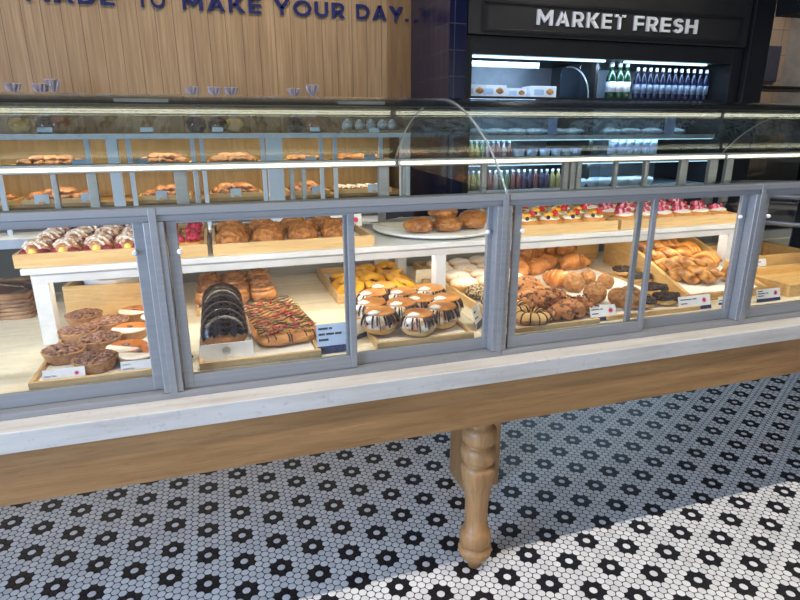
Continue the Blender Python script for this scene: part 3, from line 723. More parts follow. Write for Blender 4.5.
tl.put((1.14, 1.615, DZ), .25, 'chocolate chip twist lying at the front of its tray, beside the price card', 'chocolate chip twists', 1.0)
tl.put((1.085, 1.69, DZ+.016), .35, 'chocolate chip twist lying second from the front, behind the foremost twist', 'chocolate chip twists', .98)
# --- striped ring doughnuts
def striped():
    t = thing('striped_ring_doughnut', None, 'doughnut')
    MB().torus(.039, .021, (0, 0, .019), sz=.9, amp=.004, fr=40, n=32, m=14).build('dough', M['fritter'], t, True, False)
    MB().torus(.039, .0222, (0, 0, .019), a0=.1, a1=PI-.1, sz=.9, amp=.004, fr=40, n=36, m=10, wave=.12).build('cream_glaze', M['pale'], t, True, False)
    mb = MB()
    for k in range(13):
        u = 2*PI*k/13; c = Vector((math.cos(u), math.sin(u), 0))
        mb.tube([c*(.039+.0232*math.cos(a))+Vector((0, 0, .019+.021*math.sin(a))) for a in (-.5, 0, .5, 1.0, 1.6, 2.2, 2.7)], .0022, 5)
    mb.build('chocolate_stripes', M['drizzle'], t, True, False); return t
sd = Proto(striped())
sd.put((.985, 1.622, DZ), .3, 'cream glazed ring doughnut with dark stripes, foremost by the centre post', 'striped ring doughnuts', 1.08)
sd.put((.955, 1.69, DZ+.012), 1.3, 'cream glazed ring doughnut with dark stripes, half behind the centre post', 'striped ring doughnuts', 1.0)

# raised pastries behind them: chip buns on their own stand-in row of the sugared tray
cbn = Proto(twist_loaf('chocolate_chip_bun', M['chipbun'], .15, .044, 2, 1.2, 'bun'))
cbn.put((1.085, 1.795, DZ), .5, 'round chocolate chip bun behind the twists, next to the crumb doughnuts', 'chocolate chip buns')
cbn.put((1.10, 1.87, DZ+.01), .2, 'round chocolate chip bun farther back, beside the croissants', 'chocolate chip buns')

# --- croissants
def croissant():
    def body(r=.040):
        mb = MB(); N = 66; pts = []
        for k in range(N):
            u = k/(N-1)*2-1; a = u*1.2
            pts.append((.080*math.sin(a), -.05*(1-math.cos(a)) + .02, r*.78))
        def rad(q_):
            u = q_*2-1; seg = abs(u)*4.5; f = seg-math.floor(seg)
            return r*(1-.80*abs(u)**1.6)*(1+.24*(1-f)-.12)
        mb.tube(pts, rad, 16)
        for v in mb.bm.verts:
            v.co += v.co.normalized()*.003*noise.noise(v.co*45)
            if v.co.z < .002: v.co.z = .002
        return mb
    return single('croissant', 'croissant', body(), M['croissant'])
cro = Proto(croissant())
CRO = [(540, 266, .5, 'in front, nearest the chip twists'), (520, 262, .2, 'left of the foremost one, by the centre post'), (562, 277, 2.3, 'lower right, before the almond buns'), (576, 262, .1, 'right of the middle, by the rear pine crate'), (556, 252, .35, 'in the back row on the right'), (534, 249, -.1, 'in the back row in the middle'), (514, 251, .3, 'in the back row, half behind the centre post'), (549, 262, .4, 'in the middle of the heap'), (529, 257, .0, 'in the second row from the back'), (568, 253, .5, 'at the back, touching the rear pine crate'), (524, 270, .9, 'low on the left, behind the chip buns')]
for x, y, a, s_ in CRO: p = P3(x, y, .905, .868); p.z += (.022 if y < 262 else 0); cro.put(p, a, 'golden flaky croissant '+s_, 'croissants', .97+R_(.05))
al = Proto(single('almond_bun', 'bun', MB().blob(.049, .052, .047, (0, 0, .045), 0, sub=5, flat=-.042, fn2=lambda p, n: p+n*(.0035*ridged(p, 60, 5)+.004*noise.noise(p*24))), M['almond']))
ALB = [(574, 284, 'second from the left, behind the twists'), (595, 294, 'in front of the croissants, left of the door stile'), (619, 298, 'between the two door stiles'), (644, 306, 'foremost, right of the door stiles'), (588, 277, 'farther back between the croissants'), (606, 281, 'behind the one between the door stiles')]
for i, (x, y, s_) in enumerate(ALB):
    p = P3(x, y, .897, .868); p.y = max(p.y, 1.65); al.put(p, R_(.5), 'rough brown almond bun '+s_, 'almond buns', (.80, .82, .72, .86, .62, .62)[i])
def dark_ring():
    t = thing('dark_crumb_doughnut', None, 'doughnut')
    MB().blob(.039, .055, .022, (0, 0, .022), .003, 30, 2, 3, flat=-.02).build('dough', M['pale'], t, True, False)
    MB().blob(.041, .058, .021, (0, 0, .034), .011, 80, 6, 4, flat=-.006).build('crumb_topping', M['darkcrumb'], t, True, False); return t
dk = Proto(dark_ring())
for x, y, s_, a in ((683, 304, 'foremost, beside the white price card', 1.35), (667, 297, 'second from the front, by the pine crate', 1.3), (655, 288, 'third from the front, by the pine crate', 1.2), (663, 309, 'low one beside the foremost almond bun', .9), (640, 277, 'fourth from the front, behind the door stile', 1.1), (628, 270, 'hindmost, in the shade of the pine crate', 1.0)):
    p = P3(x, y, .895, .868); p.y = max(p.y, 1.635); p.x = min(p.x, 1.70); dk.put(p, a, 'oval doughnut with dark chocolate crumbs, '+s_, 'dark crumb doughnuts', .86)
# --- pine crates
def crate_box(name, label, x0, x1, y0, y1, z0, h, tk=.014, rz=0):
    t = thing(name, label, 'crate', ((x0+x1)/2, (y0+y1)/2, z0), rz); W, D = (x1-x0)/2, (y1-y0)/2
    MB().box(-W+tk, W-tk, -D+tk, D-tk, 0, tk).build('base', M['crate'], t, world=False)
    MB().box(-W, W, -D, -D+tk, 0, h, .002).build('front_board', M['crate'], t, world=False); MB().box(-W, W, D-tk, D, 0, h, .002).build('back_board', M['crate'], t, world=False)
    for s in (-1, 1): MB().box(s*W-tk if s > 0 else -W, W if s > 0 else -W+tk, -D+tk, D-tk, 0, h, .002).build('side_board', M['crate'], t, world=False)
    return t
crate_box('wooden_crate', 'deep pine crate under the riser, behind the pecan tarts', -.530, -.205, 2.17, 2.42, .855, .118, rz=-.10)
crate_box('wooden_crate', 'pine crate standing behind the croissants', 1.42, 1.85, 2.435, 2.575, .855, .15)
crate_box('wooden_crate', 'pine crate at the far right with two white price cards', 2.25, 2.68, 1.93, 2.20, .855, .085)
crate_box('wooden_crate', 'low pine crate in front of the far right crate', 2.13, 2.68, 1.60, 1.88, .855, .05)
t = thing('paper_case', 'white fluted paper case in the deep pine crate under the riser', 'paper case', (-.385, 2.285, .870))
MB().lathe([(.085, 0), (.105, .115), (.107, .117), (.104, .115), (.083, .004), (0, .004)], 80, M=Matrix.Translation((-.385, 2.285, .870)), flute=lambda k, n, z: .025*math.cos(k*PI)).build('case', M['paper'], t, True)
# display crate with sloping sides
t = thing('display_crate', 'sloping pine crate of glazed twists beside the right post', 'crate', (1.93, 2.0, .855))
XL, XR, YF, YB = 1.69, 2.09, 1.66, 2.36
ZB, ZF = 1.015, .885
CX = .135
def skew(y): return CX*(y-YF)/(YB-YF)
def side(xx, nm):
    mb = MB()
    def fn(b):
        pr = [(YF, .8555), (YB, .8555), (YB, ZB), (YB-.12, ZB), (YF, ZF)]
        A = [b.verts.new((xx+skew(y), y, z)) for y, z in pr]; B = [b.verts.new((xx+.016+skew(y), y, z)) for y, z in pr]; n = len(pr)
        b.faces.new(A); b.faces.new(B[::-1])
        for i in range(n): b.faces.new((A[i], B[i], B[(i+1) % n], A[(i+1) % n]))
        bmesh.ops.recalc_face_normals(b, faces=b.faces)
    mb._new(fn); return mb.build(nm, wood('pine_side', srgb(206, 160, 94), srgb(230, 190, 126), 'y', .5, 1.4), t)
side(XL, 'side_board'); side(XR-.016, 'side_board')
MB().box(XL+CX+.016, XR+CX-.016, YB-.016, YB, .8555, ZB, .002).build('back_board', M['crate'], t)
MB().box(XL+.016, XR-.016, YF, YF+.016, .8555, ZF, .002).build('front_board', M['crate'], t)
def slopez(y): return .872+(y-YF)*.135
def quadslab(name, mat, a, b_, y0, y1, dz, th):
    mb = MB()
    def fn(b):
        c = []
        for dzz in (0, -th):
            for x, y in ((a+skew(y0), y0), (b_+skew(y0), y0), (b_+skew(y1), y1), (a+skew(y1), y1)): c.append(b.verts.new((x, y, slopez(y)+dz+dzz)))
        b.faces.new(c[:4]); b.faces.new(c[7:3:-1])
        for i in range(4): b.faces.new((c[i], c[4+i], c[4+(i+1) % 4], c[(i+1) % 4]))
        bmesh.ops.recalc_face_normals(b, faces=b.faces)
    mb._new(fn); mb.build(name, mat, t)
quadslab('sloping_base', M['crate'], XL+.017, XR-.017, YF+.02, YB-.02, 0, .010)
quadslab('paper_liner', M['paper'], XL+.02, XR-.02, YF+.025, YB-.025, .002, .0015)
gt = Proto(twist_loaf('glazed_twist', M['glazebun'], .21, .040, 2, 1.5, top=None))
for y, s_ in ((1.79, 'foremost'), (1.90, 'second from the front'), (2.01, 'third from the front'), (2.12, 'fourth and hindmost')):
    gt.put((XL+.125+skew(y), y, slopez(y)+.003), -.35+R_(.06), 'shiny golden twisted pastry, %s of the left column in the sloping crate' % s_, 'glazed twists', 1.0, rx=.13)
def fold_pastry():
    t = thing('folded_fruit_pastry', None, 'pastry')
    MB().blob(.075, .055, .028, (0, 0, .026), .006, 22, 3, 4, flat=-.022).build('dough', M['glazebun'], t, True, False)
    mb = MB()
    for k in (-1, 0, 1): mb.tube([(.03*k+.012*math.sin(u*3), -.05+.1*u, .026+.034*math.sin(PI*min(max(u, .04), .96))**.6) for u in [i/12 for i in range(13)]], .009, 8)
    mb.build('folds', M['gold'], t, True, False)
    mb = MB()
    for i in range(5): mb.blob(.007, .007, .006, (R_(.02), R_(.03), .056), sub=2)
    mb.build('berries', M['blueb'], t, True, False); return t
fp = Proto(fold_pastry())
for y, dx, s_ in ((1.93, .285, 'foremost'), (2.06, .27, 'middle one'), (2.17, .22, 'hindmost')):
    fp.put((XL+dx+skew(y), y, slopez(y)+.003), .3+R_(.2), 'folded pastry with dark berries, %s of the right column in the sloping crate' % s_, 'folded berry pastries', 1.0, rx=.13)
tag(single('round_roll', 'roll', MB().blob(.042, .05, .035, (0, 0, .033), .004, 30, 4, 3, flat=-.03), M['glazebun']), 'small golden roll at the front right of the sloping crate, by the post').location = (XL+.31, 1.755, slopez(1.755)+.004)
# a roll each in the rear crate
rr = Proto(single('dark_loaf', 'loaf', MB().blob(.085, .05, .042, (0, 0, .04), .004, 20, 6, 3, flat=-.035), M['bun']))
for x, s_ in ((1.54, 'left'), (1.73, 'right')): rr.put((x, 2.505, .955), R_(.2), 'reddish brown loaf, the %s one in the crate behind the croissants' % s_, 'loaves in the rear crate')

# --- upper level: cherry lattice danishes
def cherry_danish():
    t = thing('cherry_danish', None, 'danish')
    def f(p, n): return Vector((p.x, p.y, p.z+.004*math.sin(p.x*120+p.y*60)+.004*math.sin(p.x*120-p.y*60)))
    MB().blob(.046, .068, .030, (0, 0, .026), .004, 30, 2, 4, flat=-.023, fn2=f).build('lattice_dough', M['danish'], t, True, False)
    mb = MB()
    for sg_ in (-1, 1):
        for o in (-.045, -.015, .015, .045):
            pts = []
            for k in range(13):
                u = (k/12-.5)*.12; x_ = u*.55*sg_; y_ = u*.55+o+.012
                h_ = 1-(x_/.046)**2-(y_/.068)**2
                if h_ > .03: pts.append((x_, y_, .026+.030*math.sqrt(h_)+.003))
            if len(pts) > 2: mb.tube(pts, .0052, 6)
    mb.build('sugared_lattice', M['lattice'], t, True, False)
    mb = MB()
    for s in (-1, 1): mb.blob(.017, .02, .016, (s*.026, -.050, .024), .004, 60, s+2, 3)
    mb.build('cherry_filling', M['cherry'], t, True, False)
    MB().blob(.012, .014, .012, (-.002, -.06, .031), .002, 60, 1, 2).build('custard', M['custard'], t, True, False); return t
cd_ = Proto(cherry_danish())
for r in range(3):
    for c in range(4):
        if c == 3 and r == 2: pass
        cd_.put((-.538+.086*c+R_(.003)+.005*r, 1.998+.128*r, UD+(.006 if r else 0)), R_(.08), 'sugar dusted cherry lattice danish, %s column, %s row of the upper tray' % (('first', 'second', 'third', 'fourth')[c], rows[r]), 'cherry lattice danishes', .98+R_(.03))
# --- raspberry tarts
def rasp_tart():
    t = thing('raspberry_tart', None, 'tart')
    MB().lathe([(.035, 0), (.042, .004), (.047, .026), (.044, .032), (0, .032)], 28).build('pastry_shell', M['gold'], t, True, False)
    mb = MB(); rnd = random.Random(2)
    for i in range(11): mb.blob(.012, .012, .013, (rnd.uniform(-.026, .026), rnd.uniform(-.028, .028), .042+.008*rnd.random()), .002, 140, i, 2)
    mb.build('raspberries', M['rasp'], t, True, False); return t
rt = Proto(rasp_tart())
for r in range(3):
    for c in range(2):
        rt.put((-.178+.087*c, 1.985+.125*r, UD), R_(3), 'raspberry topped tart, %s one of the %s row in the narrow tray' % (('left', 'right')[c], rows[r]), 'raspberry tarts', .9)
# --- ginger buns
def craggy(p, n): return p + n*.0058*ridged(p, 40, 2)
gb = Proto(single('ginger_bun', 'bun', MB().blob(.048, .048, .034, (0, 0, .026), 0, sub=5, flat=-.022, fn2=craggy), M['scone']))
for r in range(3):
    for c in range(4):
        gb.put((.040+.118*c+.02*(r % 2), 1.985+.118*r, UD), R_(3), 'round craggy brown ginger bun, %s from the left in the %s row' % (('first', 'second', 'third', 'fourth')[c], rows[r]), 'craggy ginger buns', .97+R_(.05))
# --- plate with apple rounds
t = thing('round_platter', 'large round white platter under apple pastries on the riser', 'platter', (.834, 2.155, UZ))
MB().lathe([(.19, 0), (.243, .010), (.250, .015), (.250, .020), (.246, .021), (0, .019)], 56, M=Matrix.Translation((.834, 2.155, UZ))).build('platter', M['platter'], t, True)
t2 = thing('paper_sheet', 'two creased cream paper sheets lying on the white platter', 'paper', (.834, 2.17, UZ+.022))
for a, x, y, hh in ((.35, .775, 2.18, .0), (-.5, .90, 2.165, .0015)):
    MB().box(-.13, .13, -.10, .17, 0, .0012, M=Matrix.Translation((x, y, UZ+.0225+hh)) @ Matrix.Rotation(a, 4, 'Z')).build('sheet', M['cream_paper'], t2)
ap = Proto(single('apple_round', 'pastry', MB().blob(.054, .054, .026, (0, 0, .024), 0, sub=5, flat=-.02, fn2=lambda p, n: p+n*(.004*ridged(p, 44, 3)+.004*noise.noise(p*20))), M['apple']))
PZ = UZ+.0255
for x, y, z, s_ in ((.718, 2.017, 0, 'leftmost on the white platter'), (.830, 2.002, 0, 'front centre of the white platter'), (.832, 2.062, .038, 'stacked on top at the centre of the platter'), (.942, 2.035, 0, 'right of the centre on the platter'), (.995, 2.13, 0, 'hindmost on the platter, behind the post')):
    ap.put((x, y, PZ+z), R_(3), 'browned apple pastry round, '+s_, 'apple pastry rounds')
# --- fruit danishes
def fruit_danish(var):
    t = thing('fruit_danish', None, 'danish')
    MB().blob(.058, .045, .02, (0, 0, .018), .004, 40, var, 4, flat=-.016).build('pastry_base', M['gold'], t, True, False)
    MB().blob(.046, .034, .009, (0, 0, .034), .003, 50, var, 3).build('cream', M['icing'], t, True, False)
    if var == 0:
        MB().lathe([(0, 0), (.013, .006), (.015, .014), (.009, .025), (0, .030)], 12, M=Matrix.Translation((.024, -.008, .036))).build('strawberry', M['straw'], t, True, False)
        MB().tube([(-.03, .006, .042), (-.018, -.006, .048), (-.004, -.008, .049), (.008, .0, .046)], .009, 8).build('peach_slice', M['peach'], t, True, False)
        MB().blob(.015, .012, .004, (-.008, -.026, .040), sub=2).build('kiwi_slice', M['kiwi'], t, True, False)
        MB().blob(.008, .008, .008, (-.036, -.016, .042), sub=2).build('blueberry', M['blueb'], t, True, False)
    else:
        mb = MB(); rnd = random.Random(var); m2 = MB(); m3 = MB()
        for i in range(7): (mb, m2, mb, m3)[i % 4].blob(.011, .011, .011, (rnd.uniform(-.036, .036), rnd.uniform(-.024, .024), .044+.006*rnd.random()), .002, 120, i, 2)
        mb.build('raspberries', M['rasp'], t, True, False); m2.build('sugared_berries', M['pinkb'], t, True, False); m3.build('blueberries', M['blueb'], t, True, False)
    return t
fd = Proto(fruit_danish(0))
for r in range(3):
    for c in range(4):
        fd.put((1.157+.102*c+.012*(r % 2), 1.982+.12*r, UD+.006), .5+R_(.2), 'cream danish with strawberry, peach and kiwi, %s from the left in the %s row' % (('first', 'second', 'third', 'fourth')[c], rows[r]), 'mixed fruit danishes', 1.05)
fb = Proto(fruit_danish(3))
for r in range(3):
    for c in range(6):
        fb.put((1.617+.098*c+.01*(r % 2), 1.982+.12*r, UD+.006), .4+R_(.3), 'pink berry danish, %s from the left in the %s row of the right tray' % (('first', 'second', 'third', 'fourth', 'fifth', 'sixth')[c], rows[r]), 'pink berry danishes', 1.02)

# ================================================================== CAPITAL LETTERS (bold geometric strokes)
def word_mesh(word, mat, parent, h, width, ext, M4):
    S = .19; mb = MB(); x = 0
    def poly(pts): mb.prism(pts, 'z', 0, ext/h)
    def rect(a, b, c, d): poly([(x+a, c), (x+b, c), (x+b, d), (x+a, d)])
    def para(x0, y0, x1, y1, hw=S*.57): poly([(x+x0-hw, y0), (x+x0+hw, y0), (x+x1+hw, y1), (x+x1-hw, y1)])
    def arc(cx, cy, rx, ry, a0, a1, n=22):
        for k in range(n):
            p = []
            for a, f in ((k, 0), (k+1, 0), (k+1, 1), (k, 1)):
                t_ = a0+(a1-a0)*a/n; p.append((x+cx+(rx-S*f)*math.cos(t_), cy+(ry-S*f)*math.sin(t_)))
            poly(p)
    for ch in word:
        if ch == 'M': poly([(x+a, b) for a, b in ((0, 0), (S, 0), (S, .60), (.515, .16), (.82, .60), (.82, 0), (1.03, 0), (1.03, 1), (.84, 1), (.515, .50), (.19, 1), (0, 1))]); w_ = 1.03
        elif ch == 'A': para(.11, 0, .47, 1); para(.83, 0, .47, 1); rect(.27, .67, .19, .37); w_ = .94
        elif ch == 'D': rect(0, S, 0, 1); rect(S, .38, 0, S*.92); rect(S, .38, 1-S*.92, 1); arc(.36, .5, .5, .5, -PI/2, PI/2); w_ = .86
        elif ch == 'E': rect(0, S, 0, 1); [rect(S, .66, a, b) for a, b in ((0, S*.9), (.41, .59), (1-S*.9, 1))]; w_ = .68
        elif ch == 'F': rect(0, S, 0, 1); [rect(S, .64, a, b) for a, b in ((.36, .55), (1-S*.9, 1))]; w_ = .66
        elif ch == 'T': rect(.28, .28+S, 0, 1); rect(0, .77, 1-S*.9, 1); w_ = .77
        elif ch == 'O': arc(.52, .5, .52, .52, 0, 2*PI, 40); w_ = 1.04
        elif ch == 'K': rect(0, S, 0, 1); para(.26, .42, .70, 1, .13); para(.36, .52, .74, 0, .13); w_ = .86
        elif ch == 'Y': rect(.34, .34+S, 0, .48); para(.44, .42, .11, 1, .125); para(.45, .42, .78, 1, .125); w_ = .89
        elif ch == 'U': rect(0, S, .4, 1); rect(.60, .60+S, .4, 1); arc(.405, .41, .405, .42, PI, 2*PI); w_ = .81
        elif ch == 'R': rect(0, S, 0, 1); rect(S, .42, .33, .50); rect(S, .42, 1-S*.9, 1); arc(.40, .665, .34, .335, -PI/2, PI/2); para(.40, .36, .64, 0, .13); w_ = .78
        elif ch == 'S': arc(.34, .71, .32, .29, .25, 1.5*PI); arc(.34, .30, .34, .31, -PI*.85, PI/2); w_ = .70
        elif ch == 'H': rect(0, S, 0, 1); rect(.62, .62+S, 0, 1); rect(S, .62, .41, .60); w_ = .83
        else: rect(0, S*1.05, 0, S*1.05); w_ = S
        x += w_+.19
    W = x-.19
    bmesh.ops.transform(mb.bm, matrix=M4 @ Matrix.Diagonal((width/W, h, h, 1)), verts=mb.bm.verts)
    return mb.build('word', mat, parent, world=False)
# ================================================================== CARDS
def text_mesh(body, name, mat, parent, h, width=None, ext=.0006, off=0, M4=None, align='LEFT'):
    cu = bpy.data.curves.new(name, 'FONT'); cu.body = body; cu.size = 1; cu.extrude = 0; cu.offset = off; cu.align_x = align; cu.resolution_u = 3
    o = bpy.data.objects.new('tmp', cu); COL.objects.link(o); dg = bpy.context.evaluated_depsgraph_get(); dg.update()
    me = bpy.data.meshes.new_from_object(o.evaluated_get(dg)); bpy.data.objects.remove(o)
    b = bmesh.new(); b.from_mesh(me); bpy.data.meshes.remove(me)
    xs = [v.co.x for v in b.verts]; ys = [v.co.y for v in b.verts]; x0, y0 = min(xs), min(ys); H = max(ys)-y0; W = max(xs)-x0
    sx = (width/W) if width else h/H; sy = h/H
    for v in b.verts: v.co = Vector(((v.co.x-x0)*sx, (v.co.y-y0)*sy, 0))
    r = bmesh.ops.extrude_face_region(b, geom=b.faces[:]); bmesh.ops.translate(b, vec=(0, 0, ext), verts=[g for g in r['geom'] if isinstance(g, bmesh.types.BMVert)])
    bmesh.ops.recalc_face_normals(b, faces=b.faces)
    if M4 is not None: bmesh.ops.transform(b, matrix=M4, verts=b.verts)
    mb = MB(); mb.bm.free(); mb.bm = b; return mb.build(name, mat, parent, world=False)
UPR = Matrix.Rotation(PI/2, 4, 'X')
def card(label, x, y, z, w_, h, lines=(), rz=0, tilt=.25, band=True, logo=True, block=True, mat='card', by=0.0, back=False):
    t = thing('price_card', label, 'price card', (x, y, z), rz); L = Matrix.Translation((0, 0, .001)) @ Matrix.Rotation(-tilt, 4, 'X')
    zb = h*.26 if band else 0
    MB().box(-w_/2, w_/2, 0, .0018, 0, h, M=L).build('card', M[mat], t, world=False)
    if band: MB().box(-w_/2, w_/2, -.0006, -.0001, .0005, zb, M=L).build('navy_band', M['navyband'], t, world=False)
    if block: MB().box(-.014, .014, .004, .022, 0, .016, .001).build('block_holder', M['block'], t, world=False) if not back else MB().box(-.014, .014, -.018, -.002, 0, .018, .001).build('block_holder', M['block'], t, world=False)
    if logo:
        pts = []
        for k in range(22): a = PI/2+k*PI/11; rr = h*.22*(1 if k % 2 == 0 else .5); pts.append((w_*.30+rr*math.cos(a), (zb+h)/2+rr*math.sin(a)*.9))
        MB().prism(pts, 'y', -.0008, -.0001, M=L).build('red_leaf_emblem', M['red'], t, world=False)
    for i, ln in enumerate(lines):
        zz = h-(h-zb)*(i+1)*.82/(len(lines)+.25)
        if isinstance(ln, str): text_mesh(ln, 'lettering', M['ink'], t, h*.125 if len(lines) > 1 else h*.15, None, .0004, .012, L @ Matrix.Translation((-w_*.45, -.0002, zz)) @ UPR)
        else:
            mb = MB(); u = -w_*.44
            for k in ln: mb.box(u, u+w_*k, -.0006, -.0001, zz, zz+h*.07, M=L); u += w_*(k+.035)
            mb.build('small_print', M['ink'], t, world=False)
    return t
fc = .856
def cx_(px0, px1, py, y): a = V(px0, py, y); b = V(px1, py, y); return (a.x+b.x)/2, abs(b.x-a.x)
def front_card(label, px0, px1, pyt, pyb, y, **kw):
    x, w_ = cx_(px0, px1, (pyt+pyb)/2, y); a = V((px0+px1)/2, pyb, y).z; b = V((px0+px1)/2, pyt, y).z
    return card(label, x, y, a, w_, (b-a)*1.02, **kw)
def q1(label, px0, px1, pyt, pyb, y, z, **kw):
    x, w_ = cx_(px0, px1, (pyt+pyb)/2, y); b = V((px0+px1)/2, pyt, y).z; return card(label, x, y, z, w_, max(.03, (b-z)*1.05), **kw)
q1('handwritten white card reading pecan tart with a red leaf emblem', 43, 86.5, 372, 390, 1.578, .869, lines=('Pecan Tart',), band=False, block=False, tilt=.15)
q1('handwritten white card reading pumpkin pie custard tart', 121.5, 162, 366, 379, 1.578, .869, lines=('Pumpkin Pie', 'Custard Tart'), band=False, block=False, tilt=.15)
q1('pale blue and navy price card on a wooden block beside the almond slab', 317, 349, 326, 347, 1.575, fc, lines=((.3, .1), (.2, .25, .2), (.3,)), mat='palecard', logo=False, tilt=.12)
card('tilted white price card behind the thin door stile', .385, 1.66, fc, .10, .06, lines=((.3, .2),), rz=.5, tilt=.4, logo=False)
card('dark banded price card leaning at the left of the centre post', .815, 1.655, fc, .075, .075, lines=((.3,), (.2, .2)), rz=.85, tilt=.3, logo=False)
q1('white price card with red leaf emblem between the twists and almond buns', 592, 617, 307, 327, 1.578, fc, lines=((.3, .1), (.25,)), tilt=.35)
q1('white price card with red leaf emblem in front of the sloping crate', 681, 712, 297, 312, 1.578, fc, lines=((.35, .12), (.2,)), tilt=.35)
q1('white price card half hidden between the sloping crate and right post', 719, 731, 299, 309, 1.60, fc, lines=((.3,),), logo=False, block=False)
q1('large white price card in front of the low crate, right of the post', 758, 781, 290, 304, 1.578, fc, lines=((.2,), (.3, .1), (.25,)))
card('small white price card on the front of the far right crate', 2.33, 1.905, .875, .075, .055, lines=((.3, .2), (.3,)), logo=False, block=False)
q1('white price card with navy band and red leaf beside the ginger buns', 331, 362, 215, 232, 2.17, UD, lines=((.35, .1), (.3,)), tilt=.1)
card('dark backed price card on a wooden block behind the white platter', .775, 2.43, UZ+.001, .13, .055, back=True, mat='darkbox', band=False, logo=False, tilt=-.1)
card('blank cream card on a wooden block behind the striped buns', .835, 2.26, fc, .085, .06, back=True, mat='cream_paper', band=False, logo=False, tilt=-.1)
card('pale cream card standing behind the yellow ring doughnuts', .72, 2.535, fc, .07, .085, mat='cream_paper', band=False, logo=False, block=False)
card('dark card standing low left of the chocolate doughnuts', -.118, 1.64, fc, .07, .06, rz=1.2, mat='darkbox', band=False, logo=False, tilt=.35)
card('pale blue price card behind the pink berry danishes', 2.08, 2.42, UZ+.001, .16, .095, lines=((.5,), (.3,)), logo=False, tilt=.1)

# ================================================================== BASKET with wrapped loaf (left of riser)
p = G(0, 320, .855)
t = thing('wicker_basket', 'brown wicker basket at the far left of the case', 'basket', (-.84, 2.38, .855))
def wk(k, n, z): return .0
bx0, bx1, by0, by1, bh = -1.02, -.668, 2.24, 2.50, .075
mb = MB()
for r in range(5):
    z = .862+r*.0145
    pts = []
    for (xa, ya, xb, yb) in ((bx0, by0, bx1, by0), (bx1, by0, bx1, by1), (bx1, by1, bx0, by1), (bx0, by1, bx0, by0)):
        N = 22
        for k in range(N):
            u = k/N; o = .004*math.sin(u*N*1.05+(r % 2)*PI); dx, dy = xb-xa, yb-ya; L = math.hypot(dx, dy)
            pts.append((xa+dx*u+dy/L*o, ya+dy*u-dx/L*o, z))
    mb.tube(pts, .0082, 6, closed=True)
mb.build('woven_sides', M['wicker'], t, True)
MB().box(bx0+.004, bx1-.004, by0+.004, by1-.004, .8555, .862).build('base', M['wicker'], t)
mb = MB(); mb.tube([(bx0, by0, .938), (bx1, by0, .938), (bx1, by1, .938), (bx0, by1, .938)], .011, 8, closed=True); mb.build('rolled_rim', M['wicker'], t, True)
def wrapped(label, loc, rz=0, s=(.11, .07, .05), nm='wrapped_loaf', group=None, inner='choccake', tagc=None, tie=False):
    t = thing(nm, label, 'wrapped bread', loc, rz, group)
    MB().blob(s[0], s[1], s[2], (0, 0, s[2]), .006, 18, 3, 3, flat=-s[2]*.9).build('loaf', M[inner], t, True, False)
    MB().blob(s[0]*1.12, s[1]*1.14, s[2]*1.1, (0, 0, s[2]*1.08), .012, 28, 5, 3, flat=-s[2]*1.0).build('clear_wrap', M['bag'], t, True, False)
    if tagc: MB().box(-.03, .02, -s[1]*1.15, -s[1]*1.13, s[2]*.6, s[2]*1.3, .001, M=Matrix.Rotation(.4, 4, 'Y')).build('sticker', M['bluecard'], t, world=False)
    if tie:
        mb = MB(); mb.lathe([(.030, s[2]*2.0), (.007, s[2]*2.7), (.008, s[2]*4.2), (.030, s[2]*4.9), (.040, s[2]*5.5), (.030, s[2]*5.6)], 26, flute=lambda k, n, z: .34*math.sin(k*2.4)+.2*math.sin(k*1.1+z*90)); mb.build('gathered_top', M['crinkle'], t, False, False)
    return t
wrapped('loaf in crinkled clear wrap with a pale blue sticker, in the wicker basket', (-.80, 2.36, .863), .2, (.12, .075, .05), tagc=1)
# black tiered stand at the right; reflected daylight put into the tiers' colour
t = thing('tiered_stand', 'two tier glossy black round stand at the far right', 'stand', (2.86, 2.13, .855))
MB().lathe([(.40, 0), (.43, .006), (.44, .022), (.43, .026), (.41, .02), (0, .018)], 64, M=Matrix.Translation((2.80, 2.13, 1.19))).build('upper_tier', M['daylit_blacktray'], t, True)
MB().lathe([(.40, 0), (.43, .006), (.44, .022), (.43, .026), (.41, .02), (0, .018)], 64, M=Matrix.Translation((2.80, 2.13, 1.07))).build('lower_tier', M['daylit_blacktray'], t, True)
MB().lathe([(.14, 0), (.14, .02), (.06, .05), (.05, .335)], 32, M=Matrix.Translation((2.86, 2.13, .8555))).build('pedestal', M['blacktray'], t, True)

# ================================================================== BACK CASE
t = thing('back_display_case', 'pale framed bread case against the plank wall', 'display case', (-.1, 4.4, 0))
BX0, BX1, BY0, BY1 = -2.62, 1.392, 4.10, 4.66
BA = M['backalu']
MB().box(BX0, BX1, BY0, BY1, 1.440, 1.470, .002).build('top_panel', BA, t)
mb = MB(); mb.box(BX0, BX1, 4.64, BY1, .86, 1.44); mb.build('back_panel', M['caseback'], t)
for x, wd in ((-2.6, .064), (-1.6, .064), (-.60, .064), (.41, .106), (1.355, .07)): MB().box(x-wd/2, x+wd/2, BY0, BY0+.05, .86, 1.44, .002).build('post', BA, t)
for x in (-2.1, -1.26, -.75, -.51, -.12, -.06, .335, .74, .84, 1.18): MB().box(x-.014, x+.014, BY0+.05, BY0+.07, .86, 1.44, .001).build('door_stile', BA, t)
for z in (1.255, 1.04): MB().box(BX0, BX1, 4.2, 4.64, z-.02, z).build('shelf', wood('shelf_oak', srgb(150, 116, 76), srgb(180, 146, 100), 'x'), t)
MB().box(BX0, BX1, BY0-.12, BY1, .80, .86, .004).build('ledge', plain('pale_ledge', (.62, .68, .74), .3), t)
MB().box(BX0, BX1, BY0-.04, BY1, .02, .80).build('cabinet_base', M['olive'], t)
